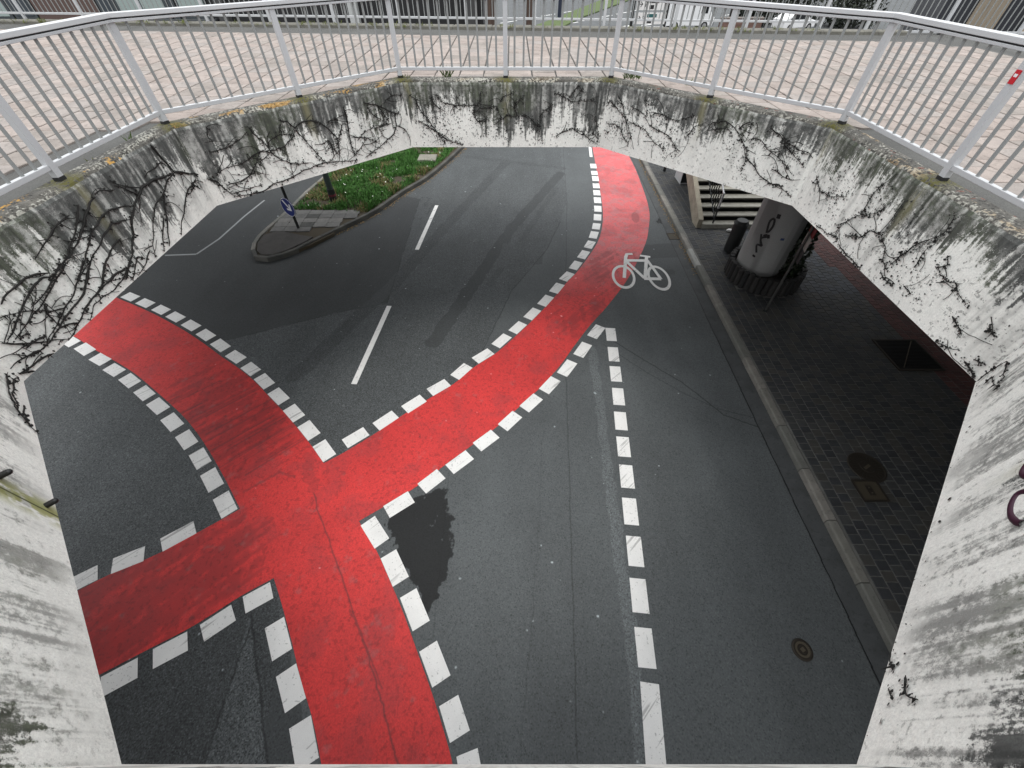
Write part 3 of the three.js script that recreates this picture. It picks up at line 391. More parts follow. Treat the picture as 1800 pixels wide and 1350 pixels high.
// ---------- pillar, planter, sign pole, bin, stairs under the right side ----------
const concreteTex = colourTex(768, 768, (x, y, o) => { const X = x / 128, Y = y / 128; let k = 0.3 * (0.8 + 0.4 * fbm(X, Y, 5)) * (0.92 + 0.16 * hash(x, y)); k *= 1 - 0.35 * ss(0.55, 0.8, vn(X * 5, Y * 0.6)); o[0] = k; o[1] = k; o[2] = k * 0.97; }); concreteTex.repeat.set(0.17, 0.17);
M.concrete = new THREE.MeshStandardMaterial({ map: concreteTex, roughness: 0.9, bumpMap: asphaltBump, bumpScale: 0.002 });
{
  const px = 7.12, pz = -10.4, t = thing('concrete_pillar', 'round concrete pillar with black graffiti in a ring planter', 'pillar', null, [px, 0.3, pz]);
  const g = new THREE.CylinderGeometry(0.6, 0.6, 4.28, 48, 1, true); g.translate(0, 2.14, 0); const u = g.attributes.uv; for (let i = 0; i < u.count; i++) u.setXY(i, u.getX(i) * 3.77, u.getY(i) * 4.3); part(t, 'shaft', g, M.concrete);
  // graffiti strokes run up the shaft: angle round the pillar, height
  const toCam = Math.atan2(-px, -pz), st = (pts, w = 0.028) => { const c = new THREE.CatmullRomCurve3(pts.map(([a, h]) => new THREE.Vector3(Math.sin(toCam + a) * 0.6, h, Math.cos(toCam + a) * 0.6))); const pos = [], uv = [], n = 28; const P = c.getPoints(n); for (let i = 0; i < n; i++) { const a = P[i], b = P[i + 1], r = (v, k) => { const ang = Math.atan2(v.x, v.z); return [Math.sin(ang) * k, v.y, Math.cos(ang) * k]; }; const d = b.clone().sub(a).normalize(), nrm = new THREE.Vector3(a.x, 0, a.z).normalize(), s = new THREE.Vector3().crossVectors(nrm, d).multiplyScalar(w); const A = r(a.clone().add(s), 0.604), B = r(a.clone().sub(s), 0.604), C = r(b.clone().sub(s), 0.604), D = r(b.clone().add(s), 0.604); pos.push(...A, ...B, ...C, ...A, ...C, ...D); for (let q = 0; q < 6; q++) uv.push(0, 0); } return soup(pos, uv); };
  const ink = new THREE.MeshStandardMaterial({ color: lin(0.006, 0.006, 0.007), roughness: 0.5, side: THREE.DoubleSide }), G0 = 0.95;
  const tag = [[[-0.30, 0.55], [-0.29, 0.62]], [[-0.24, 0.54], [-0.23, 0.61]], [[-0.22, 0.72], [-0.38, 0.98], [-0.1, 1.0], [-0.22, 1.05], [-0.42, 1.35]], [[-0.12, 1.0], [-0.33, 1.22], [-0.05, 1.35]], [[-0.28, 1.32], [-0.12, 1.4], [0.02, 1.3], [-0.05, 1.42]], [[-0.2, 1.45], [-0.3, 1.85], [-0.16, 1.95], [-0.05, 1.72], [-0.16, 1.48], [-0.22, 1.5]], [[-0.04, 1.98], [-0.06, 2.12]], [[0.03, 1.98], [0.01, 2.12]]];
  for (const s of tag) part(t, 'graffiti_stroke', st(s.map(([a, h]) => [a * 0.8 - 0.12, 0.62 + (h - 0.55) * 0.78]), 0.027), ink);
  const sticker = part(t, 'sticker', box(0.09, 0.06, 0.004), mat(0.03, 0.05, 0.14, 0.5)); sticker.position.set(Math.sin(toCam + 0.42) * 0.603, 1.25, Math.cos(toCam + 0.42) * 0.603); sticker.rotation.y = toCam + 0.42;
  const pl = thing('ring_planter', 'round planter of dark upright palisade stones round the pillar', 'planter', null, [7.3, 0.1, -10.3]); const pg = new THREE.CylinderGeometry(0.075, 0.082, 0.5, 8); pg.translate(0, 0.25, 0); const pm = [stone(0.02, 0.019, 0.018, 0.3, 151), stone(0.03, 0.028, 0.026, 0.3, 155), stone(0.016, 0.016, 0.016, 0.3, 158)];
  for (let k = 0; k < 38; k++) { const a = k / 38 * Math.PI * 2, o = part(pl, 'palisade_stone', pg, pm[k % 3]); o.position.set(Math.sin(a) * 0.94, rr(-0.02, 0.02), Math.cos(a) * 0.94); o.rotation.set(rr(-0.03, 0.03), rr(0, 3), rr(-0.03, 0.03)); }
  part(pl, 'soil', cyl(0.88, 0.88, 0.34, 0, 0, 0, 32), mat(0.018, 0.015, 0.012, 1));
  // ivy in the planter: leaves climb the right side of the pillar
  const iv = thing('ivy_bush', 'dark leafy ivy climbing the right side of the pillar', 'plant', null, [7.75, 0.42, -10.15]); const ri = RNG(88), leaves = [[], [], []];
  for (let k = 0; k < 2600; k++) { const h = Math.pow(ri(), 1.3) * 2.1, sp = 0.5 * (1 - h / 2.8), a = ri() * 6.28, r = Math.sqrt(ri()) * sp; const w = 0.03 + ri() * 0.035; const g = soup([-w, 0, 0, 0, -w * 1.3, 0, w, 0, 0, -w, 0, 0, w, 0, 0, 0, w * 1.2, w * 0.4], new Array(12).fill(0)); g.rotateX(ri() * 3); g.rotateY(ri() * 6.28); g.translate(Math.cos(a) * r + h * 0.05, h - 0.02, Math.sin(a) * r); leaves[k % 3].push(g); }
  [[0.012, 0.02, 0.01], [0.02, 0.032, 0.014], [0.06, 0.07, 0.045]].forEach((c, k) => { const o = part(iv, 'leaves', mergeGeometries(k === 2 ? leaves[k].slice(0, 260) : leaves[k]), new THREE.MeshStandardMaterial({ color: lin(...c), roughness: 0.45, side: THREE.DoubleSide })); o.userData.kind = 'stuff'; });
  for (let k = 0; k < 7; k++) part(iv, 'stem', new THREE.TubeGeometry(new THREE.CatmullRomCurve3([[0, -0.1, 0], [ri() * 0.4 - 0.2, 0.6, ri() * 0.4 - 0.2], [ri() * 0.5 - 0.2, 1.5, ri() * 0.4 - 0.2]].map((p) => new THREE.Vector3(...p))), 8, 0.012, 5), mat(0.02, 0.016, 0.01));
  // sign pole
  const sp = thing('sign_pole', 'grey steel pole with red and white plates beside the pillar', 'sign pole', null, [6.75, footY, -8.67]); part(sp, 'pole', cyl(0.03, 0.03, 2.9, 0, 0, 0, 12), new THREE.MeshStandardMaterial({ color: lin(0.09, 0.09, 0.085), roughness: 0.5, metalness: 0.6 })); part(sp, 'foot', cyl(0.06, 0.05, 0.05, 0, 0, 0, 12), M.blackMetal);
  const pa = part(sp, 'plate', box(0.42, 0.3, 0.015), mat(0.35, 0.33, 0.3, 0.6), 'small pale supplementary plate'); pa.position.set(0.03, 1.98, 0.01); pa.rotation.y = 1.25; const pb = part(sp, 'plate', box(0.42, 0.26, 0.015), mat(0.16, 0.012, 0.012, 0.5), 'red plate above the pale one'); pb.position.set(0.03, 2.28, 0.01); pb.rotation.y = 1.25; const pc = part(sp, 'disc', cyl(0.3, 0.3, 0.02, 0, -0.01, 0, 32).rotateX(Math.PI / 2), M.blackMetal, 'dark back of a round sign'); pc.position.set(0.03, 2.72, 0.01); pc.rotation.y = 1.25; const pd = part(sp, 'plate', box(0.42, 0.3, 0.015), mat(0.03, 0.03, 0.03, 0.6), 'dark lower plate'); pd.position.set(0.03, 1.66, 0.01); pd.rotation.y = 1.25;
  // litter bin behind the pillar
  const bn = thing('litter_bin', 'tall black cylindrical litter bin behind the pillar', 'bin', null, [6.92, footY, -11.75]); part(bn, 'drum', cyl(0.2, 0.2, 0.85, 0, 0.05, 0, 20), M.blackMetal); part(bn, 'lid', cyl(0.22, 0.16, 0.1, 0, 0.9, 0, 20), M.blackMetal); part(bn, 'base', cyl(0.14, 0.14, 0.06, 0, 0, 0, 16), M.blackMetal);
}
{ // open concrete stair going up away from the camera
  const x0 = 6.47, x1 = 9.75, z0 = -13.2, t = thing('staircase', 'concrete staircase with dark open risers behind the pillar', 'stairs', null, [x0, footY, z0]), W = x1 - x0; const tm = [stone(0.3, 0.29, 0.25, 0.3, 171), stone(0.26, 0.25, 0.215, 0.3, 175)];
  for (let k = 0; k < 16; k++) { const o = part(t, 'step', slab(W, 0.35, k ? 0.035 : 0.14, 0.012, k, 0), tm[k % 2]); o.position.set(W / 2, 0.14 + k * 0.165, -0.185 - k * 0.31); const n = part(o, 'nosing', box(W - 0.04, 0.02, 0.035, 0, 0.004, 0.16), mat(0.36, 0.35, 0.31)); }
  const side = new THREE.Shape([[0.05, 0], [0.5, 0], [5.1, 2.45], [5.1, 2.8], [4.95, 2.8], [0.05, 0.3]].map((p) => new THREE.Vector2(...p)));
  const st = part(t, 'stringer', new THREE.ExtrudeGeometry(side, { depth: 0.16, bevelEnabled: false }).rotateY(Math.PI / 2), stone(0.3, 0.27, 0.21, 0.35, 181)); st.position.set(-0.165, 0, 0);
  const st2 = part(t, 'stringer', st.geometry, st.material); st2.position.set(W + 0.005, 0, 0);
  const back = part(t, 'riser_shade_plate', new THREE.ExtrudeGeometry(new THREE.Shape([[0.32, 0.0], [0.45, 0.0], [5.1, 2.4], [5.1, 2.5]].map((p) => new THREE.Vector2(...p))), { depth: W - 0.04, bevelEnabled: false }).rotateY(Math.PI / 2), mat(0.02, 0.02, 0.02)); back.position.set(0.02, 0, -0.15);  // black plate under the treads paints the shade seen through the open risers
  const rl = part(t, 'railing', new THREE.TubeGeometry(new THREE.LineCurve3(new THREE.Vector3(0, 1.12, -0.12), new THREE.Vector3(0, 3.3, -4.2)), 2, 0.028, 8), new THREE.MeshStandardMaterial({ color: lin(0.5, 0.5, 0.5), roughness: 0.4, metalness: 0.5 })); rl.position.x = 0.38;
  part(rl, 'newel_post', cyl(0.028, 0.028, 1.0, 0, 0.14, -0.12, 8), M.blackMetal); part(rl, 'panel_edge', box(0.05, 0.5, 0.05, 0, 0.9, -0.12), mat(0.6, 0.6, 0.6, 0.5));
  for (let k = 0; k < 26; k++) part(rl, 'slat', box(0.012, 0.75, 0.06, 0, 0.66 + k * 0.0855, -0.25 - k * 0.16), M.blackMetal);
  part(rl, 'lower_rail', new THREE.TubeGeometry(new THREE.LineCurve3(new THREE.Vector3(0, 0.3, -0.12), new THREE.Vector3(0, 2.5, -4.25)), 2, 0.02, 6), M.blackMetal);
  for (const [x, z, w, l] of [[7.3, -13.05, 0.2, 'crumpled white paper lying on the bricks before the stairs']]) { const p = thing('paper_scrap', l, 'litter', null, [7.35, footY, -13.0]); part(p, 'sheet', new THREE.IcosahedronGeometry(0.1, 1).scale(1.2, 0.5, 0.6).translate(0, 0.05, 0), mat(0.7, 0.7, 0.68)); }
  const cb = thing('utility_cabinet', 'pale grey utility cabinet standing left of the staircase', 'cabinet', null, [7.02, footY, -17.3]); part(cb, 'body', box(0.5, 1.25, 0.75, 0, 0.625, 0), mat(0.5, 0.5, 0.5, 0.6)); part(cb, 'door', box(0.46, 1.15, 0.02, 0, 0.63, 0.388), M.blackMetal); part(cb, 'roof', box(0.56, 0.05, 0.82, 0, 1.275, 0), mat(0.45, 0.45, 0.45, 0.6));
  const bo = thing('bollard', 'thin black bollard in the footway with rusty weeds', 'bollard', null, [6.5, footY, -18.3]); part(bo, 'post', cyl(0.055, 0.055, 1.0, 0, 0, 0, 12), M.blackMetal); part(bo, 'cap', new THREE.SphereGeometry(0.06, 12, 8).translate(0, 1.0, 0), M.blackMetal);
}

// ---------- octagonal concrete beam round the opening ----------
const OCT = octV(4), EL = Math.hypot(OCT[1][0] - OCT[0][0], OCT[1][1] - OCT[0][1]), YB = 4.3, HF = 0.91, PL = 1.28;
const FACE = [ // grime below the rim, long streaks, flecks, lichen, seed
  { s: 0.72, k: 0.12, f: 0.75, y: 0.1 }, { s: 0.42, k: 0.25, f: 0.55, y: 0.12 }, { s: 0.42, k: 0.45, f: 0.6, y: 0.25 }, { s: 0.3, k: 0.95, f: 0.35, y: 0.1 },
  { s: 0.4, k: 0.5, f: 0.3, y: 0.1 }, { s: 0.3, k: 0.85, f: 0.25, y: 0.2 }, { s: 0.66, k: 0.5, f: 0.25, y: 0.9 }, { s: 0.58, k: 0.25, f: 0.4, y: 0.6 }];
function faceTex(k) {
  const F = FACE[k], w = 1408, h = 544, sd = k * 13.7;
  const reachC = new Float32Array(w), st1 = new Float32Array(w), st2 = new Float32Array(w);
  for (let x = 0; x < w; x++) { const u = x / w * EL; let end = Math.max(ss(0.5, 0, u), ss(EL - 0.5, EL, u)), mid = ss(0.35, 0, Math.abs(u - EL / 2)); reachC[x] = F.s * (0.13 + 1.35 * Math.pow(fbm(u * 2.3 + sd, 3.1, 3), 2.2) + 0.4 * vn(u * 13 + sd, 1) * vn(u * 4 + sd, 6) * 1.6 + 0.34 * Math.pow(vn(u * 47 + sd, 2), 2) + 0.3 * end * vn(u * 20, sd) + 0.3 * mid * vn(u * 25, sd + 2)); st1[x] = vn(u * 5 + sd, 7) * 0.45 + vn(u * 19 + sd, 8) * 0.35 + vn(u * 43 + sd, 4) * 0.2; st2[x] = vn(u * 90 + sd, 9); }
  return colourTex(w, h, (x, y, o) => {
    const u = x / w * EL, v = y / h * PL; let r, g, b;
    if (v < HF + 0.03) {
      const top = HF - v, n1 = fbm(u * 7 + sd, v * 3, 4), n2 = vn(u * 75 + sd, v * 5), n3 = fbm(u * 30, v * 30 + sd, 3), hs = hash(x * 3 + k * 17, y * 5), n4 = vn(u * 120 + sd, v * 90);
      let a = 0.82 * (0.88 + 0.22 * fbm(u * 2.2 + sd, v * 2.2 + 5, 4)) * (0.84 + 0.26 * hs) * (0.9 + 0.2 * n4);
      const cov = ss(0.2, 0.7, (reachC[x] - top) / 0.15 + 2.0 * (n1 - 0.5) + 1.2 * (n2 - 0.5) + 1.3 * (n3 - 0.5) + 0.9 * (hs - 0.5) + 0.8 * (n4 - 0.5));
      const lo = F.k * ss(0.52, 0.72, st1[x] * 0.62 + 0.5 * fbm(u * 7 + sd, v * 1.1, 4) + 0.14 * (st2[x] - 0.5) + 0.34 * (n3 - 0.5) + 0.2 * (hs - 0.5) + 0.16 * (n4 - 0.5)) * ss(0.0, 0.3, v + 0.35 * (n1 - 0.5));
      const dk = 1 - (1 - 0.96 * cov * (0.5 + 0.5 * ss(0.25, 0.6, vn(u * 34 + sd, v * 3) * 0.5 + 0.3 * n1 + 0.35 * (n3 + hs - 1) + 0.15))) * (1 - 0.74 * lo);
      const fl = n3 > 0.74 - 0.1 * F.f * fbm(u * 1.4 + sd, v * 2, 2) && n4 > 0.35 ? F.f : 0; // specks left by rootlets
      const green = ss(0.5, 0.66, fbm(u * 1.1 + sd + 4, v * 1.1, 3));
      a *= (1 - dk) * (1 - 0.8 * fl); const s = (0.012 + 0.1 * n2 * n3) * (0.6 + 0.8 * hs);
      r = a + dk * s * (1 - 0.12 * green); g = a + dk * s * 1.06; b = a * 0.94 + dk * s * (1.0 - 0.35 * green);
      const joint = k === 5 ? Math.abs(u - EL / 2 + 0.02) : 9;
      if (joint < 0.16) { const m = ss(0.16, 0.02, joint) * ss(0.42, 0.62, fbm(u * 18, v * 9, 4) + 0.14); r = r * (1 - 0.75 * m) + 0.16 * m; g = g * (1 - 0.75 * m) + 0.165 * m; b = b * (1 - 0.85 * m) + 0.05 * m; if (joint < 0.006) { r *= 0.25; g *= 0.25; b *= 0.25; } }
      for (const pu of [EL / 2, k === 0 ? 0.05 : -9, k === 2 ? 0.06 : -9]) { const m = 0.5 * ss(0.09, 0, Math.abs(u - pu + 0.03 * (vn(v * 5, sd) - 0.5))) * ss(0.4, 0.7, n1 + 0.25 * n2) * ss(0.7, 0.1, top); r = r * (1 - m) + 0.26 * m; g = g * (1 - m) + 0.24 * m; b = b * (1 - m) + 0.12 * m; }
    } else {
      const n = fbm(u * 9 + sd, v * 9, 5), n2 = fbm(u * 60 + sd, v * 60, 3), n5 = fbm(u * 3 + sd, v * 12, 3), ed = ss(0.13, 0, v - HF); let a = 0.1 * (0.35 + 1.2 * n) * (0.65 + 0.7 * hash(x, y + k)); r = a * 1.05; g = a; b = a * 0.88;
      const wl = ss(0.58, 0.74, n2 + 0.7 * (n5 - 0.52) + 0.08 * ed); r += wl * 0.24; g += wl * 0.24; b += wl * 0.21;
      const yl = F.y * ss(0.64, 0.72, fbm(u * 3.1 + sd, v * 7 + 2, 3) + 0.45 * (n2 - 0.5)); r = r * (1 - yl) + 0.42 * yl; g = g * (1 - yl) + 0.23 * yl; b = b * (1 - yl) + 0.04 * yl;
      const rd = 0.6 * ss(0.74, 0.8, fbm(u * 13 + sd + 30, v * 13, 3)) * (k === 2 || k === 1 ? 1 : 0); r = r * (1 - rd) + 0.2 * rd; g = g * (1 - rd) + 0.05 * rd; b = b * (1 - rd) + 0.03 * rd;
      const ms = ss(0.26, 0.03, Math.min(Math.abs(u - EL / 2), u, EL - u)) * ss(0.45, 0.6, n2 + 0.1); r = r * (1 - ms) + 0.085 * ms; g = g * (1 - ms) + 0.08 * ms; b = b * (1 - ms) + 0.02 * ms;
      if (n2 < 0.32) { r *= 0.3; g *= 0.3; b *= 0.3; }
    }
    o[0] = r; o[1] = g; o[2] = b;
  }, false);
}
const beam = thing('octagonal_beam', 'stained white concrete beam framing the octagonal opening', 'concrete beam');
const wallBump = greyTex(512, 512, (x, y) => 0.6 * fbm(x / 16, y / 16, 4) + 0.4 * hash(x, y)); const wallBumpT = wallBump.clone(); wallBumpT.repeat.set(5, 2); wallBumpT.needsUpdate = true;
const inward = (k) => { const A = OCT[k], B = OCT[(k + 1) % 8], mx = (A[0] + B[0]) / 2 - CX, mz = (A[1] + B[1]) / 2 - CZ, l = Math.hypot(mx, mz); return [-mx / l, -mz / l]; };
for (let k = 0; k < 8; k++) {
  const prof = [[4, YB, 0], [4, YB + HF, HF], [4.022, YB + HF + 0.05, HF + 0.054], [4.06, YB + 0.98, HF + 0.1], [4.2, YB + 0.98, PL - 0.13], [4.2, YB, 1.1], [4, YB, 1.27]], N = 56, P = [], U = [], I = [];
  for (let j = 0; j < prof.length; j++) { const [a, y, s] = prof[j], V = octV(a), A = V[k], B = V[(k + 1) % 8]; for (let i = 0; i <= N; i++) { const t = i / N, e = Math.min(1, Math.min(i, N - i) / 2), n = (j >= 1 && j <= 3) ? (fbm(t * 26 + k * 9, j * 3, 3) - 0.5) * 0.03 * e : 0, W = inward(k); P.push(A[0] + (B[0] - A[0]) * t - W[0] * Math.abs(n) * (j === 3 ? 0 : 1), y + n * (j === 1 ? 0.8 : j === 2 ? 1 : 0.6), A[1] + (B[1] - A[1]) * t - W[1] * Math.abs(n) * (j === 3 ? 0 : 1)); U.push(t, s / PL); } }
  // each strip of the profile keeps its own vertices, so that edges stay crisp
  const Q = [], T = []; for (let j = 0; j < prof.length - 1; j++) for (let i = 0; i < N; i++) { const a = j * (N + 1) + i, b = a + 1, c = a + N + 1, d = c + 1; for (const q of [a, c, b, b, c, d]) { Q.push(P[q * 3], P[q * 3 + 1], P[q * 3 + 2]); T.push(U[q * 2], U[q * 2 + 1]); } }
  const seg = part(beam, 'beam_segment', soup(Q, T), new THREE.MeshStandardMaterial({ map: faceTex(k), roughness: 0.92, bumpMap: wallBumpT, bumpScale: 0.004 }));
}
const onFace = (k, u, v, off = 0) => { const A = OCT[k], B = OCT[(k + 1) % 8], W = inward(k); return new THREE.Vector3(A[0] + (B[0] - A[0]) * u / EL + W[0] * off, YB + v, A[1] + (B[1] - A[1]) * u / EL + W[1] * off); };
{ // drain stubs and spray paint
  for (const [u, v, l] of [[1.69, 0.085, 0.045], [1.73, 0.4, 0.045]]) { const a = onFace(5, u, v, -0.03), b = onFace(5, u, v, l), c = new THREE.LineCurve3(a, b); part(beam, 'drain_pipe', mergeGeometries([new THREE.TubeGeometry(c, 1, 0.019, 14), new THREE.SphereGeometry(0.0185, 12, 8).scale(1, 1, 1).translate(b.x, b.y, b.z)]), mat(0.006, 0.006, 0.006, 0.5)); }
  const ink = mat(0.035, 0.004, 0.018, 0.55);
  const stroke = (pts) => { const c = new THREE.CatmullRomCurve3(pts.map(([u, v]) => onFace(3, u, v, -0.012))); const W = inward(3), t = new THREE.TubeGeometry(c, 40, 0.021, 10); return t; };
  part(beam, 'spray_paint_mark', stroke([[2.0, 0.72], [1.9, 0.66], [1.885, 0.61], [1.93, 0.583], [2.02, 0.585], [2.1, 0.625], [2.13, 0.66]]), ink); part(beam, 'spray_paint_mark', stroke([[1.62, 0.7], [1.665, 0.63], [1.72, 0.612], [1.76, 0.64], [1.72, 0.72]]), ink);
}

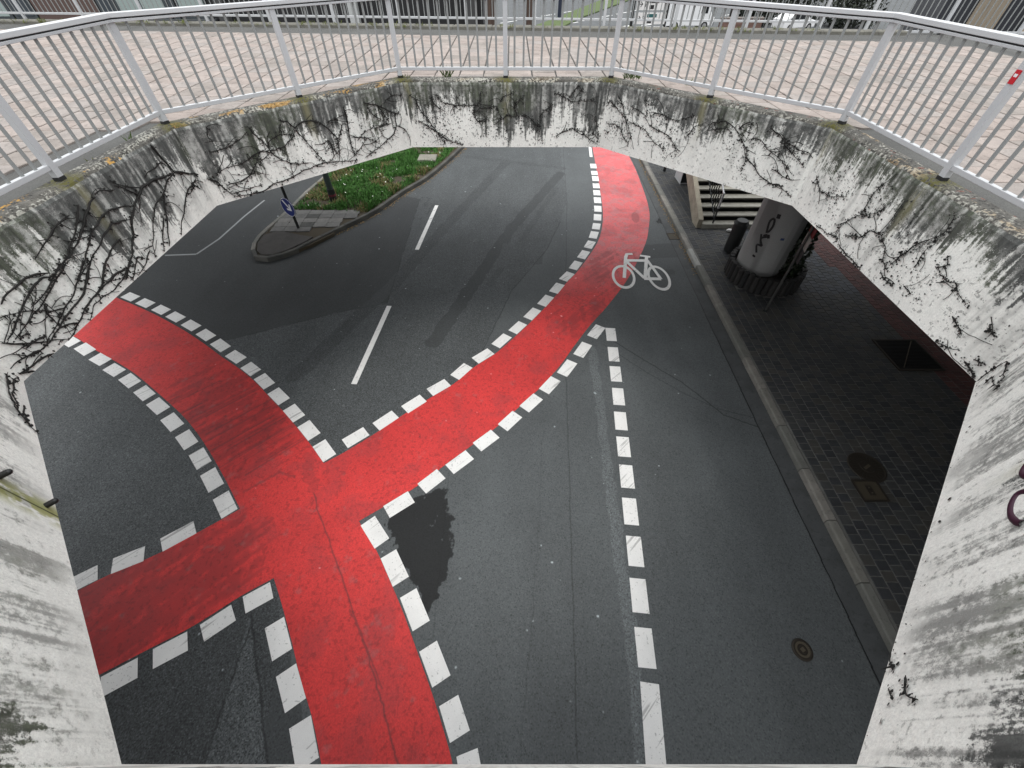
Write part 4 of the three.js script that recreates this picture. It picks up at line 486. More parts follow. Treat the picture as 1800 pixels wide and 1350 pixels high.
// ---------- bare climbing vines on the beam ----------
const VINES = {
  f6: `2.78,0.93 2.81,0.83 2.88,0.62 2.89,0.59;2.89,0.59 3.05,0.53 3.26,0.43;2.89,0.59 2.73,0.57 2.56,0.49 2.33,0.44 2.18,0.34 2.06,0.22 1.96,0.15 1.89,0.04;2.56,0.49 2.45,0.37 2.36,0.24 2.16,0.03;2.83,0.59 2.52,0.65 2.31,0.65 2.20,0.60 2.09,0.56 1.94,0.47 1.82,0.33 1.68,0.22 1.51,0.13 1.40,0.07;2.31,0.65 2.15,0.72 2.06,0.78 1.99,0.85;2.21,0.61 2.11,0.71 2.01,0.79;2.06,0.55 1.92,0.61 1.79,0.64 1.63,0.63 1.49,0.59 1.36,0.53 1.24,0.47 1.08,0.38 0.96,0.32;1.93,0.47 1.81,0.51 1.70,0.54 1.53,0.50 1.45,0.46 1.28,0.42 1.18,0.37 1.04,0.27;1.73,0.79 1.64,0.78 1.50,0.71 1.36,0.63 1.25,0.57 1.08,0.52 0.95,0.50 0.81,0.46;1.52,0.81 1.38,0.70 1.22,0.61 1.07,0.53 0.88,0.49;1.67,0.39 1.51,0.37 1.34,0.30 1.23,0.24 1.16,0.19;1.37,0.78 1.20,0.77 1.01,0.71 0.82,0.65;3.18,0.41 2.92,0.35 2.78,0.27 2.61,0.17 2.43,0.03;2.34,0.31 2.13,0.12 2.05,0.02;3.18,0.27 3.11,0.35 2.90,0.32;1.98,0.76 1.85,0.81 1.74,0.81;1.48,0.14 1.35,0.17 1.20,0.16;1.96,0.15 1.82,0.17;1.89,0.13 1.74,0.06 1.55,0.02;1.77,0.09 1.70,0.16 1.60,0.11 1.46,0.02;2.79,0.75 2.65,0.73 2.50,0.73 2.43,0.70`,
  f6b: `1.05,0.52 0.96,0.50 0.86,0.48 0.79,0.45 0.70,0.42 0.60,0.40 0.53,0.39;1.06,0.50 0.94,0.47 0.79,0.43 0.68,0.39 0.56,0.35 0.46,0.34 0.34,0.31 0.21,0.28;1.19,0.45 1.06,0.37 0.90,0.29 0.76,0.24 0.64,0.20 0.53,0.16 0.40,0.13 0.30,0.09;1.26,0.41 1.10,0.32 0.94,0.22 0.76,0.19 0.67,0.17 0.52,0.13 0.39,0.10 0.26,0.10 0.18,0.12 0.14,0.17 0.10,0.22;1.39,0.33 1.27,0.26 1.16,0.18 1.06,0.15 0.91,0.13 0.80,0.10 0.70,0.06 0.59,0.02 0.50,0.01;1.62,0.19 1.51,0.14 1.37,0.09 1.22,0.07 1.07,0.09 0.93,0.09 0.79,0.01;1.49,0.15 1.30,0.17 1.15,0.16 0.96,0.14 0.83,0.12;0.83,0.51 0.73,0.56 0.63,0.58 0.51,0.57 0.42,0.56 0.35,0.53;0.83,0.47 0.76,0.51 0.65,0.50 0.53,0.46 0.41,0.41 0.34,0.38 0.24,0.33 0.17,0.31;0.72,0.22 0.60,0.27 0.51,0.34 0.40,0.41 0.31,0.45 0.27,0.46;0.12,0.32 0.20,0.24 0.28,0.18 0.36,0.12 0.47,0.05 0.52,0.01;0.68,0.07 0.61,0.11 0.53,0.13;0.40,0.15 0.28,0.18 0.21,0.18;0.30,0.09 0.17,0.13 0.07,0.15 0.01,0.14;0.33,0.01 0.25,0.04 0.13,0.05 0.02,0.07;0.11,0.01 0.07,0.04 0.02,0.07;0.33,0.24 0.26,0.27 0.23,0.25;0.60,0.35 0.55,0.27 0.54,0.16`,
  f5: `3.22,0.17 3.00,0.20 2.89,0.20 2.71,0.18 2.60,0.10 2.54,-0.00;3.29,0.06 3.15,0.13 2.91,0.17 2.69,0.15 2.59,0.08;2.85,0.08 2.67,0.10 2.59,0.07;3.51,0.19 3.43,0.17 3.22,0.17;3.68,0.17 3.73,0.09`,
  f7: `-0.21,0.50 -0.18,0.49 -0.05,0.41 0.04,0.35 0.14,0.29 0.21,0.14 0.29,0.04;1.21,0.81 1.32,0.77 1.40,0.67 1.48,0.51 1.57,0.34 1.66,0.16;1.40,0.67 1.50,0.72 1.65,0.72 1.78,0.67 1.89,0.56 1.97,0.43 1.96,0.27 1.91,0.12;1.39,0.66 1.31,0.56 1.17,0.49 1.01,0.47 0.82,0.50 0.67,0.46 0.50,0.41 0.35,0.41 0.16,0.38;0.80,0.81 0.84,0.71 0.93,0.57 0.97,0.44 1.07,0.33 1.16,0.27 1.42,0.20;0.97,0.50 0.97,0.57 1.03,0.61 1.18,0.64 1.33,0.61;1.23,0.76 1.18,0.70 1.24,0.65;0.22,0.63 0.36,0.63 0.52,0.65 0.67,0.70 0.77,0.76;0.23,0.21 0.36,0.21 0.55,0.25 0.67,0.27 0.81,0.20;0.54,0.24 0.70,0.36 0.82,0.49;0.76,0.33 0.77,0.38 0.89,0.43 0.98,0.49;0.23,0.10 0.40,0.09 0.68,0.10;0.29,0.04 0.60,0.01 0.87,0.07 1.11,0.08 1.31,0.13 1.65,0.15 1.95,0.10 2.21,0.05;2.21,0.80 2.21,0.62 2.18,0.42 2.17,0.25 2.18,0.12;2.11,0.59 2.02,0.44 1.94,0.28;2.54,0.80 2.75,0.73 2.95,0.62 3.17,0.53 3.35,0.45;2.59,0.72 2.66,0.62 2.83,0.47 2.73,0.41 2.79,0.25;3.07,0.56 3.05,0.39 2.97,0.28 2.78,0.20 2.54,0.12 2.36,0.06;2.98,0.44 2.74,0.43 2.53,0.43 2.39,0.38;2.21,0.39 2.45,0.33 2.67,0.20;2.18,0.12 2.38,0.26 2.44,0.31;2.77,0.71 2.86,0.58 2.93,0.47;3.05,0.39 3.20,0.30 3.28,0.15;2.93,0.76 3.05,0.80 3.26,0.78;-0.11,0.25 -0.15,0.30 -0.26,0.24 -0.32,0.13;0.33,0.91 0.29,0.80 0.32,0.74;1.88,0.65 2.08,0.68 2.22,0.70;1.70,0.39 1.83,0.43 1.84,0.34 1.73,0.29;1.85,0.32 1.84,0.20 1.75,0.14`,
  f0: `0.07,0.77 0.15,0.73 0.22,0.57 0.29,0.48 0.38,0.35 0.49,0.20 0.58,0.04;0.17,0.41 0.31,0.33 0.49,0.22 0.61,0.12 0.90,0.04;0.51,0.77 0.66,0.66 0.89,0.63 1.18,0.63 1.24,0.59 1.50,0.61 1.56,0.48 1.60,0.44 1.45,0.35;1.25,0.82 1.23,0.71 1.18,0.64;1.56,0.68 1.62,0.75 1.79,0.80;1.77,0.73 1.81,0.57 1.86,0.48 1.98,0.50 2.12,0.41 2.21,0.31 2.26,0.18 2.31,0.06;1.79,0.64 1.96,0.77;1.60,0.44 1.66,0.48 1.86,0.48;2.44,0.64 2.32,0.57 2.24,0.48 2.23,0.31;2.45,0.80 2.58,0.75 2.71,0.70 2.84,0.68 3.04,0.71 3.17,0.68;2.83,0.90 2.71,0.73;3.16,0.46 3.22,0.35 3.27,0.18 3.27,0.08;2.52,0.18 2.63,0.24 2.84,0.29 2.98,0.24 3.13,0.12 3.27,0.06;3.14,0.22 3.23,0.18;0.42,0.75 0.49,0.63 0.64,0.54;1.12,0.61 1.13,0.46 1.19,0.39 1.36,0.43;2.92,0.87 2.81,0.75`,
  f1: `0.07,0.71 0.23,0.64 0.42,0.52 0.53,0.38 0.63,0.24;0.21,0.81 0.36,0.66 0.45,0.48;0.48,0.70 0.67,0.66 0.81,0.61 0.72,0.83;0.08,0.39 0.25,0.41 0.38,0.35 0.46,0.24 0.58,0.18;0.08,0.29 0.14,0.24;0.50,0.49 0.73,0.46 0.87,0.41 1.00,0.32 1.23,0.23;0.89,0.51 1.10,0.47 1.26,0.43 1.39,0.34 1.51,0.27;0.88,0.64 0.99,0.69 1.16,0.67 1.31,0.66 1.45,0.71 1.56,0.78;1.82,0.65 1.86,0.73 2.00,0.78 2.16,0.74 2.27,0.67 2.43,0.53 2.48,0.42 2.48,0.23;1.91,0.65 2.00,0.69 2.12,0.69 2.19,0.62;2.24,0.73 2.29,0.79 2.37,0.83 2.39,0.71;2.46,0.59 2.47,0.66 2.58,0.66 2.69,0.59 2.85,0.53 3.04,0.43 3.14,0.37;2.63,0.83 2.79,0.76 2.93,0.69 3.07,0.66 3.19,0.62;2.87,0.68 3.01,0.61 3.15,0.53 3.23,0.48;2.48,0.42 2.58,0.37 2.78,0.24 2.94,0.19 3.09,0.18;2.89,0.19 3.04,0.21 3.17,0.14 3.24,0.11;2.87,0.37 3.05,0.31 3.16,0.30;1.53,0.48 1.61,0.63 1.73,0.68`,
  f2: `-0.03,0.45 0.18,0.45 0.38,0.36 0.60,0.38 0.85,0.48;0.95,0.19 1.09,0.33 1.19,0.43 1.35,0.52 1.45,0.68;1.19,0.43 1.18,0.60 1.20,0.78;1.15,0.17 1.37,0.26 1.44,0.37 1.59,0.40 1.73,0.34 1.80,0.24 1.92,0.19;1.91,0.23 1.95,0.37 2.00,0.51 2.10,0.63 2.16,0.71 2.13,0.87;2.16,0.37 2.13,0.48 2.13,0.58;2.33,0.47 2.40,0.54 2.34,0.60;2.40,0.45 2.51,0.44 2.58,0.47 2.71,0.41 2.78,0.40;2.77,0.26 2.87,0.23 2.93,0.21 2.92,0.18;1.87,0.14 1.98,0.11 2.08,0.11;2.19,0.18 2.32,0.17;2.84,0.01 2.98,0.06 3.03,0.10;3.17,0.12 3.27,0.15;1.14,0.06 1.35,0.02 1.62,0.03;0.64,0.04 0.83,0.05 1.10,0.09;3.13,0.06 3.23,0.04 3.29,0.01;3.04,0.39 3.14,0.34`,
  f3: `0.06,0.04 0.07,0.16 0.13,0.32;0.23,0.13 0.22,0.20 0.50,0.29;0.13,0.32 0.38,0.33 0.41,0.28;2.89,0.18 2.99,0.21 3.03,0.30;2.73,0.02 2.84,0.07;2.95,0.09 3.01,0.13`,
};
M.vine = new THREE.MeshStandardMaterial({ color: lin(0.007, 0.0065, 0.0055), roughness: 0.9 });
M.pad = new THREE.MeshStandardMaterial({ color: lin(0.02, 0.02, 0.018), roughness: 0.95, side: THREE.DoubleSide });
const vineLabel = { 6: 'thick black bare vine fanning over the left side of the beam', 5: 'short bare vine curling at the near left corner of the beam', 7: 'tangled bare vine on the far left slanted face of the beam', 0: 'fine dotted vine on the back face of the beam', 1: 'wispy dark vine on the far right slanted face of the beam', 2: 'sparse broken vine on the right side of the beam', 3: 'tiny vine remnant at the near right corner of the beam' };
const vines = {}, stemPts = {};
for (const key of Object.keys(VINES)) {
  const k = +key[1], rv = RNG(k * 31 + key.length); const t = vines[k] ??= thing('bare_vine', vineLabel[k], 'vine', null, onFace(k, EL / 2, 0).toArray());
  const off0 = t.position, thick = { 6: 0.9, 7: 0.78, 0: 0.6, 1: 0.62, 2: 0.6, 3: 0.45, 5: 0.6 }[k];
  VINES[key].split(';').forEach((s, si) => {
    let p = s.split(' ').map((q) => q.split(',').map(Number)).filter(([u, v]) => u > 0.005 && u < EL - 0.005 && v > -0.02 && v < 0.95); if (p.length < 2) return;
    // wander a little between the traced points
    const q = [p[0]]; for (let i = 1; i < p.length; i++) { const a = p[i - 1], b = p[i], l = Math.hypot(b[0] - a[0], b[1] - a[1]), n = Math.max(1, Math.round(l / 0.07)); for (let j = 1; j <= n; j++) q.push([a[0] + (b[0] - a[0]) * j / n + (j < n ? (rv() - 0.5) * 0.018 : 0), a[1] + (b[1] - a[1]) * j / n + (j < n ? (rv() - 0.5) * 0.018 : 0)]); }
    const c = new THREE.CatmullRomCurve3(q.map(([u, v]) => onFace(k, cl(u, 0.006, EL - 0.006), v, 0.008 + rv() * 0.006).sub(off0))), L = c.getLength(), n = Math.max(6, Math.round(L / 0.022)), big = (k === 6 && key === 'f6' && [0, 1, 4].includes(si)) ? 1.7 : (k === 7 && [0, 1, 2, 13].includes(si)) ? 1.5 : 1;
    const g = new THREE.TubeGeometry(c, n, 1, 6), P = g.attributes.position, r0 = 0.0085 * thick * big * (0.8 + rv() * 0.5);
    for (let i = 0; i <= n; i++) { const o = c.getPointAt(i / n), r = r0 * (1.15 - 0.7 * i / n) * Math.min(1, 0.35 + i / n * 5) * (0.75 + 0.5 * rv()); for (let j = 0; j <= 6; j++) { const m = i * 7 + j; P.setXYZ(m, o.x + (P.getX(m) - o.x) * r, o.y + (P.getY(m) - o.y) * r, o.z + (P.getZ(m) - o.z) * r); } }
    const list = [g]; stemPts[k] = stemPts[k] || []; for (let i = 0; i <= n; i++) stemPts[k].push(c.getPointAt(i / n));
    const tw = k === 3 || k === 5 ? 0 : Math.round(L / (k === 6 ? 0.26 : k === 7 ? 0.13 : 0.16)); // thin side twigs hugging the wall
    for (let i = 0; i < tw; i++) { const o = c.getPointAt(rv()), W0 = inward(k), al = new THREE.Vector3(-W0[1], 0, W0[0]); let a = rv() * 6.28; const turn = (rv() - 0.5) * 1.4, pts = [o.clone()], sl = 0.03 + rv() * 0.03, m = 3 + (rv() * 4 | 0); for (let q = 0; q < m; q++) { a += turn * 0.4 + (rv() - 0.5) * 0.5; const l = pts[q], nx = l.clone().addScaledVector(al, Math.cos(a) * sl); nx.y += Math.sin(a) * sl; const ua = nx.clone().dot(al); if (nx.y > 0.93 || nx.y < 0.01 || Math.abs(ua) > EL / 2 - 0.02) break; pts.push(nx); } if (pts.length > 2) list.push(new THREE.TubeGeometry(new THREE.CatmullRomCurve3(pts), pts.length * 2, 0.0022 + rv() * 0.0022, 4)); }
    const W = inward(k), wv = new THREE.Vector3(W[0], 0, W[1]);
    const spurs = Math.round(L / (k === 0 || k === 1 || k === 2 ? 0.03 : 0.032)); // rootlets and broken side shoots
    for (let i = 0; i < spurs; i++) { const tt = rv(), o = c.getPointAt(tt), d = c.getTangentAt(tt), sd = new THREE.Vector3().crossVectors(wv, d).normalize().multiplyScalar(rv() < 0.5 ? 1 : -1).addScaledVector(d, (rv() - 0.5) * 1.2).addScaledVector(wv, (rv() - 0.4) * 0.5).normalize(), len = 0.012 + rv() * rv() * 0.055; const cone = new THREE.ConeGeometry(0.0045 + 0.003 * rv(), len, 4); cone.translate(0, len / 2, 0); cone.applyQuaternion(new THREE.Quaternion().setFromUnitVectors(new THREE.Vector3(0, 1, 0), sd)); cone.translate(o.x, o.y, o.z); list.push(cone); if (rv() < 0.3) { const b = new THREE.IcosahedronGeometry(0.006 + rv() * 0.007, 0); b.translate(o.x + sd.x * len, o.y + sd.y * len, o.z + sd.z * len); list.push(b.toNonIndexed ? b : b); } }
    part(t, 'stem', mergeGeometries(list.map((x) => { const y = x.index ? x.toNonIndexed() : x; return y; })), M.vine);
  });
}
for (const [k, n, spots] of [[0, 2200, [[0.2, 0.62, 1.7, 0.6, 0.62], [1.9, 0.3, 2.9, 0.62, 0.25]]], [1, 1500, [[0.1, 0.1, 1.3, 0.7, 0.5], [1.2, 0.1, 3.1, 0.7, 0.5]]], [2, 1500, [[0.1, 0.15, 1.4, 0.8, 0.5], [1.3, 0.1, 3.2, 0.8, 0.5]]], [3, 130, [[0.1, 0.0, 3.2, 0.12, 1]]], [7, 900, [[0.3, 0.1, 3.1, 0.7, 1]]], [6, 500, [[0.2, 0.1, 3.1, 0.7, 1]]]]) {
  const rp = RNG(500 + k), W = inward(k), ang = Math.atan2(W[0], W[1]), list = [], t = vines[k]; let gd = 0; // pads of former rootlets
  while (list.length < n && gd++ < 20000) { const s = spots[rp() < 0.5 ? 0 : spots.length - 1], u = s[0] + rp() * (s[2] - s[0]), v = k === 0 ? 0.03 + rp() * 0.75 : Math.min(s[1], s[3]) + rp() * Math.abs(s[3] - s[1]); const dens = fbm(u * 3 + k * 5, v * 3, 3); if (k === 0 ? dens + (u < 1.7 ? 0.12 : -0.06) - 0.25 * Math.abs(v - 0.42) < 0.44 + 0.12 * rp() : k !== 3 && dens < 0.45 + 0.12 * rp()) continue; const r = 0.003 + rp() * rp() * 0.01, g = new THREE.CircleGeometry(r, 5); g.scale(1, 0.6 + rp() * 0.9, 1); g.rotateZ(rp() * 3); g.rotateX((rp() - 0.5) * 0.6); g.rotateY(ang); const near = stemPts[k] && rp() < 0.62 ? stemPts[k][rp() * stemPts[k].length | 0] : null, p = near ? near.clone() : onFace(k, u, v, 0.006).sub(t.position); if (near) { const q = 0.035 * (rp() + rp() - 1), q2 = 0.05 * (rp() + rp() - 1); p.x += -W[1] * q2; p.z += W[0] * q2; p.y = cl(p.y + q, 0.005, 0.95); } g.translate(p.x, p.y, p.z); list.push(g); }
  const o = part(t, 'rootlet_pads', mergeGeometries(list), M.pad); o.userData.kind = 'stuff';
}

// ---------- deck and its paving ----------
const edgeZ = (x) => -13.98 + 0.083 * x, pavZ = (x) => -12.47 + 0.084 * x, DY = 5.245;
M.deckTop = new THREE.MeshStandardMaterial({ map: (() => { const t = colourTex(512, 512, (x, y, o) => { const X = x / 90, Y = y / 90; const a = 0.075 * (0.7 + 0.6 * fbm(X, Y, 5)) * (0.75 + 0.5 * hash(x, y)); o[0] = a; o[1] = a; o[2] = a * 0.94; }); t.repeat.set(0.3, 0.3); return t; })(), roughness: 0.95, bumpMap: asphaltBump, bumpScale: 0.003 });
const inPoly = (P, x, z) => { let c = false; for (let i = 0, j = P.length - 1; i < P.length; j = i++) if ((P[i][1] > z) !== (P[j][1] > z) && x < (P[j][0] - P[i][0]) * (z - P[i][1]) / (P[j][1] - P[i][1]) + P[i][0]) c = !c; return c; };
const DECK = [[-26, edgeZ(-26)], [16, edgeZ(16)], [16, 5], [-8.5, 5], [-8.5, -3.5], [-10.5, -7], [-13.5, -11], [-17, -13.6], [-26, -14.6]];  // unseen left side cut back so that skylight reaches the road
const deck = structure('deck', prism(DECK, 4.55, DY - 0.02, [octV(4.206)]), M.deckTop);
{
  const cells = [], rp = RNG(66), w = 0.41, d = 0.395;
  M.paver = [stone(0.25, 0.21, 0.186, 0.3, 201), stone(0.272, 0.234, 0.21, 0.3, 205), stone(0.228, 0.2, 0.178, 0.32, 209), stone(0.285, 0.242, 0.216, 0.28, 213), stone(0.255, 0.226, 0.206, 0.3, 217)];
  for (let ix = -41; ix < 27; ix++) { const off = rp() * d; for (let iz = 0; iz < 42; iz++) {
    let x = -0.07 + (ix + 0.5) * w, z = -14.6 + iz * d + off, x0 = x - w / 2, z0 = z - d / 2, z1 = z + d / 2; if (z > 2.2) continue;
    const far = pavZ(x); if (z1 < far + 0.08) continue; if (z0 < far) { z0 = far; }
    if (x > 9.3 + Math.max(0, (z + 11.6) * 0.42) ) continue;
    if (Math.abs(x - CX) < 4.72 && Math.abs(z - CZ) < 1.75) continue; // asphalt strip along the two sides
    if (!inPoly(DECK, x - 0.3, z) || !inPoly(DECK, x, z + 0.3)) continue;
    const corners = [[x - w / 2, z0], [x + w / 2, z0], [x + w / 2, z1], [x - w / 2, z1]];
    if (corners.some(([a, b]) => inOct(a, b, 4.27))) { // cut to the rim
      let best = -9, n = null; for (let k = 0; k < 8; k++) { const a = k * Math.PI / 4, q = [Math.sin(a), Math.cos(a)], m = (x - CX) * q[0] + (z - CZ) * q[1]; if (m > best) { best = m; n = q; } }
      const f = (c) => (c[0] - CX) * n[0] + (c[1] - CZ) * n[1] - 4.27, inner = [[x - w / 2 + 0.008, z0 + 0.005], [x + w / 2 - 0.008, z0 + 0.005], [x + w / 2 - 0.008, z1 - 0.005], [x - w / 2 + 0.008, z1 - 0.005]], out = [];
      inner.forEach((c, i) => { const e = inner[(i + 1) % 4], a = f(c), b = f(e); if (a >= 0) out.push(c); if (a * b < 0) { const t = a / (a - b); out.push([c[0] + (e[0] - c[0]) * t, c[1] + (e[1] - c[1]) * t]); } });
      if (out.length > 2) part(deck, 'cut_paving_slab', prism(out, DY - 0.05, DY), M.paver[(ix * 3 + iz) % 5 < 0 ? 0 : Math.abs(ix * 3 + iz) % 5]);
      continue;
    }
    cells.push({ x, y: DY, z: (z0 + z1) / 2, w: w - 0.026, d: z1 - z0 - 0.016 });
  } }
  layTiles(deck, 'paving_slab', cells, M.paver, 0.05, 0.005, (c) => inFrame(c.x, c.y, c.z));
  // raised coping along the far edge
  const cop = stone(0.14, 0.135, 0.115, 0.4, 231), cs = []; for (let x = -25.5; x < 9; x += 1.0) { const g = slab(0.992, 0.3, 0.16, 0.02, x, 0); const o = part(deck, 'coping_stone', g, cop); o.position.set(x + 0.5, 5.3 + rr(-0.004, 0.004), edgeZ(x + 0.5) + 0.32); o.rotation.y = -0.083; }
  const beams = []; beams.push(box(0.9, 0.5, 17, 9.5, 4.298, -4.5)); part(deck, 'girder', beams[0], M.concrete);
}
structure('added_shade_wall_left', box(0.4, 4.52, 6.4, -8.6, 2.27, 1.6), M.concrete);  // added out of view to block low skylight and darken the lower left road
structure('added_shade_wall_right', box(0.4, 4.5, 15.4, 11.7, 2.28, -2.6), M.concrete);  // added out of view, set close in to darken the footway

// ---------- railings ----------
const galv = new THREE.MeshStandardMaterial({ color: lin(0.52, 0.53, 0.54), roughness: 0.5, metalness: 0.25, bumpMap: wallBump, bumpScale: 0.0008 });
const galvBar = new THREE.MeshStandardMaterial({ color: lin(0.3, 0.31, 0.305), roughness: 0.5, metalness: 0.3 });
const galvTop = new THREE.MeshStandardMaterial({ color: lin(0.54, 0.55, 0.56), roughness: 0.45, metalness: 0.25 });
M.rubber = mat(0.012, 0.012, 0.012, 0.6);
function prismAlong(A, B, w, y0, y1, mitreA = 0, mitreB = 0) { // bar from A to B (xz), mitred ends
  const dx = B[0] - A[0], dz = B[1] - A[1], l = Math.hypot(dx, dz), c = dx / l, s = dz / l, n = [-s, c];
  const pt = (p, q, m) => [p[0] + n[0] * q + c * m * q, p[1] + n[1] * q + s * m * q];
  return prism([pt(A, -w / 2, mitreA), pt(B, -w / 2, mitreB), pt(B, w / 2, mitreB), pt(A, w / 2, mitreA)], y0, y1, [], 0.004);
}
function railing(t, pts, y, o) { // pts: corner points; closed or open
  const { closed, bays, bars, h = 1.0, inset = 0.1 } = o, n = closed ? pts.length : pts.length - 1, bar = cyl(o.r ?? 0.015, o.r ?? 0.015, h - 0.1 - inset, 0, 0, 0, o.seg ?? 8), post = box(0.066, h - 0.06, 0.056, 0, (h - 0.06) / 2, 0), shoe = box(0.072, 0.035, 0.062, 0, 0.0175, 0);
  const tn = Math.tan(Math.PI / 8), mit = closed ? tn : 0;
  for (let k = 0; k < n; k++) {
    const A = pts[k], B = pts[(k + 1) % pts.length], dx = B[0] - A[0], dz = B[1] - A[1], L = Math.hypot(dx, dz), turn = -Math.atan2(dz, dx), cnt = closed ? bays : Math.round(L / o.bay);
    const hr = part(t, 'handrail', prismAlong(A, B, 0.095, y + h - 0.036, y + h, mit, -mit), galvTop); part(hr, 'groove', prismAlong(A, B, 0.05, y + h - 0.052, y + h - 0.036, mit, -mit), M.rubber); part(hr, 'lower_flange', prismAlong(A, B, 0.078, y + h - 0.072, y + h - 0.052, mit, -mit), galv);
    for (let j = 0; j < cnt; j++) {
      const a = [A[0] + dx * j / cnt, A[1] + dz * j / cnt], b = [A[0] + dx * (j + 1) / cnt, A[1] + dz * (j + 1) / cnt], e = 0.034 / (L / cnt), p = part(t, 'post', post, galv); p.position.set(a[0], y, a[1]); p.rotation.y = turn + (j === 0 && closed ? Math.PI / 8 : 0); part(p, 'shoe', shoe, M.rubber).position.y = -0.003;
      const a2 = [a[0] + (b[0] - a[0]) * e, a[1] + (b[1] - a[1]) * e], b2 = [b[0] - (b[0] - a[0]) * e, b[1] - (b[1] - a[1]) * e]; part(t, 'bottom_rail', prismAlong(a2, b2, 0.045, y + inset, y + inset + 0.04), galv);
      const nb = bars ?? Math.round(L / cnt / 0.135); for (let i = 1; i < nb; i++) { const q = part(t, 'baluster', bar, galvBar); q.position.set(a[0] + (b[0] - a[0]) * i / nb, y + inset + 0.036, a[1] + (b[1] - a[1]) * i / nb); }
    }
    if (!closed && k === n - 1) { const p = part(t, 'post', post, galv); p.position.set(B[0], y, B[1]); p.rotation.y = turn; }
  }
}
const oct = thing('guard_railing', 'light grey metal guard railing round the octagonal opening', 'railing'); railing(oct, octV(4.118), 5.28, { closed: true, bays: 2, bars: 12 });
{ const s = part(oct, 'sticker', box(0.004, 0.09, 0.05), mat(0.5, 0.01, 0.02, 0.4), 'red and white sticker on a post'); const P = octV(4.118), x = (P[2][0] + P[3][0]) / 2; s.position.set(x - 0.031, 5.28 + 0.78, CZ); part(s, 'print', box(0.0045, 0.02, 0.03, -0.0005, 0.01, 0), mat(0.75, 0.75, 0.75)); }
const far = thing('guard_railing', 'white guard railing along the far edge of the paved deck', 'railing'); railing(far, [[-24, edgeZ(-24) + 0.1], [7.6, edgeZ(7.6) + 0.1]], 5.225, { bay: 1.75, h: 1.08, inset: 0.17, r: 0.011, seg: 6 });
const side = thing('guard_railing', 'grey railing along the open left edge of the deck', 'railing'); railing(side, [[-16.6, -13.2], [-13.3, -10.7], [-10.35, -6.9], [-8.35, -3.45], [-8.35, 4.8]], 5.225, { bay: 1.75, h: 1.05, inset: 0.1, seg: 6 });
const far2 = thing('guard_railing', 'pale railing at the far right edge beyond the asphalt strip', 'railing'); railing(far2, [[8.6, -13.0], [15.6, -12.4]], 5.225, { bay: 1.75, h: 1.08, inset: 0.03, r: 0.013, seg: 6 });

// ---------- weeds on the rim and the far coping ----------
M.weed = [new THREE.MeshStandardMaterial({ color: lin(0.06, 0.1, 0.02), roughness: 0.8, side: THREE.DoubleSide }), new THREE.MeshStandardMaterial({ color: lin(0.13, 0.15, 0.035), roughness: 0.8, side: THREE.DoubleSide })];
function tuft(n, r, h, rg) { const g = []; for (let k = 0; k < n; k++) { const w = 0.004 + rg() * 0.004, l = h * (0.4 + rg() * 0.8), b = soup([-w, 0, 0, w, 0, 0, 0.3 * w, l * 0.6, l * 0.12, -w, 0, 0, 0.3 * w, l * 0.6, l * 0.12, 0, l, l * 0.4], new Array(12).fill(0)); b.rotateX((rg() - 0.3) * 0.7); b.rotateY(rg() * 6.28); b.translate((rg() - 0.5) * r * 2, 0, (rg() - 0.5) * r); g.push(b); } return mergeGeometries(g); }
{ const rg = RNG(90), wl = ['weed tuft at the rim left of the back railing post', 'thin grass at the foot of the back left corner post', 'grass row at the foot of the back right corner post', 'little weed on the rim right of the back corner', 'pale grass blade under the left railing', 'bright green weed beside the left railing post'];
  [[-1.05, -8.12, 26, 0.06, 0.16], [-1.75, -8.08, 20, 0.08, 0.07], [1.95, -8.06, 60, 0.14, 0.12], [2.72, -7.62, 18, 0.05, 0.09], [-4.33, -5.1, 8, 0.03, 0.12], [-4.33, -4.45, 16, 0.05, 0.07]].forEach(([x, z, n, r, h], i) => { const t = thing('weed_tuft', wl[i], 'weed', null, [x, i > 3 ? 5.225 : 5.27, z]); part(t, 'blades', tuft(n, r, h, rg), M.weed[i % 2]); });
  const list = []; for (let k = 0; k < 420; k++) { const x = -24 + 31.5 * rg(), g = tuft(7, 0.06, 0.05 + 0.05 * rg(), rg); if (fbm(x * 0.9, 4, 3) < 0.4) continue; g.translate(x, 5.25 + rg() * 0.05, edgeZ(x) + 0.36 + rg() * 0.16); list.push(g); } const o = part(scene, 'coping_moss', mergeGeometries(list), M.weed[1]); o.userData = { kind: 'stuff', label: 'moss and short grass along the far coping', category: 'grass' };
}

// ---------- beyond the deck ----------
const farWhite = mat(0.72, 0.72, 0.7, 0.7);
{
  const verge = structure('grass_verge', prism([[2.2, -60], [5.6, -60], [8.6, -68], [22, -96], [17, -96], [6, -69]], 0, 0.12), new THREE.MeshStandardMaterial({ color: lin(0.07, 0.1, 0.03), roughness: 1 }));
  const rd = structure('street', sheet([[-60, -200], [90, -200], [90, -26], [-60, -26]], -0.02), M.ground);
  for (let k = 0; k < 14; k++) { const x = -3 + (k % 7) * 2.6 + (k > 6 ? 10 : 0), z = -62 - (k % 7) * 3.2 - (k > 6 ? 2 : 0); part(rd, 'lane_dash', paint(x, z, -0.85, 3, 0.22, -0.014), farWhite); }
  for (let k = 0; k < 7; k++) part(rd, 'lane_dash', paint(12 + k * 4.2, -60 - k * 3, -0.62, 3, 0.25, -0.014), farWhite);
  part(rd, 'arrow_marking', paint(8.6, -60.5, -0.7, 3.4, 0.5, -0.013), farWhite); part(rd, 'arrow_marking', paint(12.4, -61, -0.7, 3.4, 0.5, -0.013), farWhite);
}
function building(name, label, x, z, w, h, d, turn, wall) { const t = thing(name, label, 'building', null, [x, 0, z], turn); part(t, 'wall', box(w, h, d, 0, h / 2, -d / 2), wall); return t; }
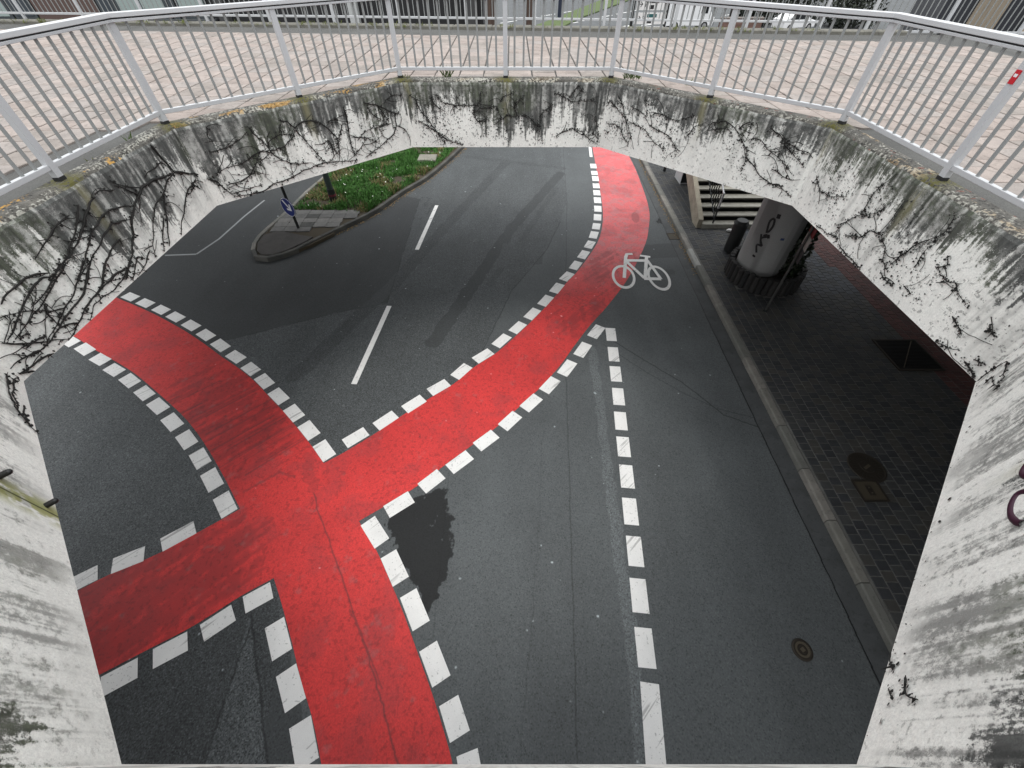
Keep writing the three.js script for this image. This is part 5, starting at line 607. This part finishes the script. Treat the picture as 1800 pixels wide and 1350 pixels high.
{ // low block behind the far railing on the left: dark bays, pale glazing, brown panels
  const t = building('shop_building', 'low dark building with pale glazing behind the far railing', -15.5, -28, 28, 9, 10, 0.03, mat(0.012, 0.012, 0.013, 0.7));
  const glass = new THREE.MeshStandardMaterial({ color: lin(0.3, 0.36, 0.34), roughness: 0.25 }), brown = mat(0.1, 0.065, 0.055, 0.8), frame = mat(0.05, 0.06, 0.065, 0.5), pale = mat(0.45, 0.46, 0.45, 0.6);
  let x = -13.8; for (const [w, kind] of [[4.0, 0], [1.2, 2], [3.2, 1], [0.9, 2], [2.6, 0], [0.4, 2], [1.6, 0]]) { const f = part(t, kind === 1 ? 'panel' : 'window', box(w - 0.1, 2.6, 0.08, x + w / 2, 5.3, 0.045), kind === 0 ? frame : kind === 1 ? brown : frame); if (kind !== 1) { const n = Math.max(1, Math.round(w / 1.3)); for (let i = 0; i < n; i++) part(f, 'pane', box((w - 0.3) / n - 0.06, 2.35, 0.03, x + 0.15 + (w - 0.3) * (i + 0.5) / n, 5.3, 0.095), kind === 0 ? glass : mat(0.04, 0.05, 0.06, 0.3)); } x += w; }
  part(t, 'sill', box(14.2, 0.35, 0.3, -6.8, 3.82, 0.16), mat(0.07, 0.075, 0.08, 0.7)); part(t, 'plinth', box(14.2, 3.4, 0.2, -6.8, 1.75, 0.1), mat(0.03, 0.03, 0.035));
  for (const cx of [0.8, 7.4, 13.4]) part(t, 'column', box(0.45, 9, 0.4, cx, 4.5, 0.21), cx === 7.4 ? pale : mat(0.06, 0.06, 0.06)); part(t, 'cornice', box(28.4, 0.4, 0.6, 0, 9.1, 0.1), pale);
}
{
  const bark = stone(0.075, 0.05, 0.038, 0.4, 301); const tl = ['slim brown tree trunk left of the far lane markings', 'thicker brown tree trunk before the far lane markings'];
  [[-0.95, -24.6, 0.17], [0.78, -24.6, 0.15]].forEach(([x, z, r], i) => { const t = thing('street_tree', tl[i], 'tree', null, [x, -0.03, z]); const rt = RNG(600 + i);
    part(t, 'trunk', cyl(r * 1.15, r * 0.8, 6.5, 0, 0, 0, 12), bark); const br = []; for (let k = 0; k < 26; k++) { const a = rt() * 6.28, h = 5.0 + rt() * 1.5, l = 1.2 + rt() * 1.8; br.push(new THREE.TubeGeometry(new THREE.CatmullRomCurve3([new THREE.Vector3(0, h, 0), new THREE.Vector3(Math.cos(a) * l * 0.5, h + l * 0.6, Math.sin(a) * l * 0.5), new THREE.Vector3(Math.cos(a) * l, h + l * 1.1 + rt(), Math.sin(a) * l)]), 6, 0.03, 5)); } part(t, 'crown', mergeGeometries(br), bark); });
  const p = thing('street_pole', 'thin dark blue pole on the far grass verge', 'pole', null, [5.8, -0.03, -66.5]); part(p, 'shaft', cyl(0.24, 0.2, 9, 0, 0, 0, 12), mat(0.012, 0.018, 0.04, 0.5)); part(p, 'cap', new THREE.SphereGeometry(0.22, 10, 8).translate(0, 9, 0), M.blackMetal);
  // wayfinding sign
  const s = thing('wayfinding_sign', 'stacked white wayfinding panels with arrows beyond the railing', 'sign', null, [6.1, -0.03, -24]); part(s, 'post', cyl(0.06, 0.06, 6.2, -0.78, 0, -0.05, 12), M.blackMetal); part(s, 'post', cyl(0.06, 0.06, 6.2, 0.72, 0, -0.05, 12), M.blackMetal);
  const teal = mat(0.015, 0.1, 0.1, 0.6), black = mat(0.01, 0.01, 0.01, 0.6);
  for (let k = 0; k < 4; k++) { const y = 3.98 + k * 0.46, pn = part(s, 'panel', box(1.35, 0.38, 0.04, 0, y, 0.03), farWhite); const z = 0.052;
    part(pn, 'arrow', mergeGeometries([box(0.18, 0.025, 0.004, -0.52, y, z), (() => { const g = box(0.12, 0.025, 0.004); g.rotateZ(-0.8); g.translate(-0.47, y + 0.04, z + 0.003); return g; })(), (() => { const g = box(0.12, 0.025, 0.004); g.rotateZ(0.8); g.translate(-0.47, y - 0.04, z + 0.003); return g; })()]), black);
    part(pn, 'letter', mergeGeometries([box(0.03, 0.11, 0.004, -0.3, y - 0.03, z), box(0.03, 0.03, 0.004, -0.3, y + 0.07, z)]), black);
    part(pn, 'print', box(0.42, 0.11, 0.004, 0.06, y + 0.09, z), k === 2 ? black : teal); part(pn, 'print', box(0.2, 0.13, 0.004, -0.02, y - 0.09, z), black); }
}
function wheel(t, x, z, r) { const w = part(t, 'wheel', new THREE.CylinderGeometry(r, r, 0.22, 20).rotateX(Math.PI / 2).translate(x, r, z), mat(0.01, 0.01, 0.01, 0.8)); part(w, 'rim', new THREE.CylinderGeometry(r * 0.6, r * 0.6, 0.23, 16).rotateX(Math.PI / 2).translate(x, r, z), mat(0.3, 0.3, 0.3, 0.4)); }
{ // parked white van and white car
  const paintW = new THREE.MeshPhysicalMaterial({ color: lin(0.78, 0.78, 0.78), roughness: 0.4, clearcoat: 0.6 }), dark = mat(0.01, 0.012, 0.014, 0.2);
  const van = thing('parked_van', 'plain white box van parked beyond the far railing', 'van', null, [19.3, -0.02, -59.6], 0.05);
  const vs = new THREE.Shape([[-2.5, 0.4], [2.5, 0.4], [2.55, 1.0], [2.2, 1.2], [1.75, 2.0], [1.5, 2.3], [-2.45, 2.3]].map((p) => new THREE.Vector2(...p))); part(van, 'body', new THREE.ExtrudeGeometry(vs, { depth: 1.9, bevelEnabled: true, bevelSize: 0.05, bevelThickness: 0.05, bevelSegments: 2 }).translate(0, 0, -0.95), paintW); part(van, 'window', box(0.7, 0.55, 0.02, 1.35, 1.65, 1.015), dark); part(van, 'windscreen', (() => { const g = box(0.03, 0.85, 1.6); g.rotateZ(0.5); g.translate(2.03, 1.65, 0); return g; })(), dark); for (const x of [-1.6, 1.65]) for (const z of [-0.85, 0.9]) wheel(van, x, z, 0.36); part(van, 'bumper', box(0.12, 0.25, 1.8, 2.6, 0.5, 0), dark); part(van, 'headlight', box(0.05, 0.16, 0.3, 2.6, 0.95, 0.7), mat(0.6, 0.6, 0.6, 0.2)); part(van, 'headlight', box(0.05, 0.16, 0.3, 2.6, 0.95, -0.7), mat(0.6, 0.6, 0.6, 0.2));
  const car = thing('parked_car', 'white car parked before the dark hedge', 'car', null, [30.6, -0.02, -58.5], 0.35);
  const cs = new THREE.Shape([[-2.1, 0.35], [2.1, 0.35], [2.15, 0.75], [1.2, 0.95], [0.55, 1.45], [-1.0, 1.5], [-1.8, 1.05], [-2.15, 0.95]].map((p) => new THREE.Vector2(...p))); part(car, 'body', new THREE.ExtrudeGeometry(cs, { depth: 1.6, bevelEnabled: true, bevelSize: 0.06, bevelThickness: 0.06, bevelSegments: 2 }).translate(0, 0, -0.8), paintW);
  const gs = new THREE.Shape([[-1.55, 1.0], [0.95, 1.0], [0.45, 1.4], [-0.95, 1.43]].map((p) => new THREE.Vector2(...p))); part(car, 'window', new THREE.ExtrudeGeometry(gs, { depth: 0.02, bevelEnabled: false }).translate(0, 0, 0.855), dark); part(car, 'window', new THREE.ExtrudeGeometry(gs, { depth: 0.02, bevelEnabled: false }).translate(0, 0, -0.875), dark); part(car, 'windscreen', (() => { const g = box(0.03, 0.75, 1.4); g.rotateZ(0.93); g.translate(0.98, 1.26, 0); return g; })(), dark); for (const x of [-1.3, 1.35]) for (const z of [-0.78, 0.8]) wheel(car, x, z, 0.32); part(car, 'headlight', box(0.06, 0.14, 0.34, 2.17, 0.72, 0.62), mat(0.6, 0.6, 0.6, 0.2)); part(car, 'tail_light', box(0.06, 0.16, 0.2, -2.2, 0.85, 0.68), mat(0.4, 0.02, 0.02, 0.3));
  const wl = thing('brick_wall', 'low brown brick wall beside the white van', 'wall', null, [25.2, -0.02, -59.4]); part(wl, 'wall', box(4.6, 0.9, 0.4, 0, 0.45, 0), stone(0.17, 0.1, 0.08, 0.4, 311)); part(wl, 'coping', box(4.7, 0.1, 0.5, 0, 0.95, 0), stone(0.25, 0.22, 0.2, 0.3, 312));
  const pp = thing('street_pole', 'dark brown pole standing behind the low brick wall', 'pole', null, [24.4, -0.02, -60.6]); part(pp, 'shaft', cyl(0.22, 0.2, 9, 0, 0, 0, 12), mat(0.015, 0.012, 0.01, 0.6)); part(pp, 'cap', new THREE.SphereGeometry(0.21, 10, 8).translate(0, 9, 0), M.blackMetal);
  const rh = RNG(700), hl = ['dark evergreen shrub left of the white car', 'dark evergreen shrub behind the white car', 'dark evergreen shrub right of the white car'];
  [[27.6, -62.5, 2.2, 3.4], [33, -64, 3.2, 3.6], [38, -61, 3, 3.6]].forEach(([x, z, r, h], i) => { const t = thing('evergreen_shrub', hl[i], 'shrub', 'shrubs round the white car', [x, -0.03, z]); const lf = []; for (let k = 0; k < 2600; k++) { const a = rh() * 6.28, y = rh() * h, q = r * Math.sqrt(rh()) * Math.sqrt(Math.max(0.05, 1 - Math.pow(y / h * 1.6 - 0.6, 2))) * (0.8 + 0.4 * fbm(a * 2, y, 2)), w = 0.07 + rh() * 0.1, g = soup([-w, 0, 0, 0, -w * 1.2, 0, w, 0, 0, -w, 0, 0, w, 0, 0, 0, w * 1.4, w * 0.5], new Array(12).fill(0)); g.rotateX(rh() * 3); g.rotateY(rh() * 6.28); g.translate(Math.cos(a) * q, y + 0.1, Math.sin(a) * q); lf.push(g); } part(t, 'crown', mergeGeometries(lf), new THREE.MeshStandardMaterial({ color: lin(0.016, 0.022, 0.012), roughness: 0.7, side: THREE.DoubleSide })); part(t, 'trunk', cyl(0.16, 0.08, h * 0.7, 0, 0, 0, 8), mat(0.03, 0.022, 0.016)); });
}
{ // building on the far right
  const t = building('side_building', 'dark building with tan and white posts at the far right', 30, -17.5, 26, 10, 8, -0.5, mat(0.018, 0.02, 0.026, 0.6)); const tan = mat(0.34, 0.28, 0.2, 0.8), wht = mat(0.55, 0.56, 0.55, 0.6), bl = mat(0.025, 0.035, 0.055, 0.3);
  part(t, 'panel', box(1.0, 10, 0.1, -11.4, 5, 0.06), stone(0.24, 0.2, 0.15, 0.3, 321)); for (const [x, w, m] of [[-9.9, 0.25, tan], [-8.2, 0.4, wht], [-5.6, 0.5, wht], [-4.1, 0.3, tan], [-1.2, 0.35, wht]]) part(t, 'pilaster', box(w, 10, 0.3, x, 5, 0.16), m);
  for (let k = 0; k < 6; k++) { const f = part(t, 'window', box(1.9, 1.5, 0.08, -7 + k * 3.2, 5.1, 0.05), bl); part(f, 'sill', box(2.0, 0.1, 0.2, -7 + k * 3.2, 4.3, 0.11), mat(0.08, 0.1, 0.12, 0.6)); for (let j = 0; j < 3; j++) part(f, 'slat', box(1.8, 0.06, 0.03, -7 + k * 3.2, 4.7 + j * 0.4, 0.11), mat(0.06, 0.08, 0.1, 0.5)); }
}
renderer.render(scene, camera);
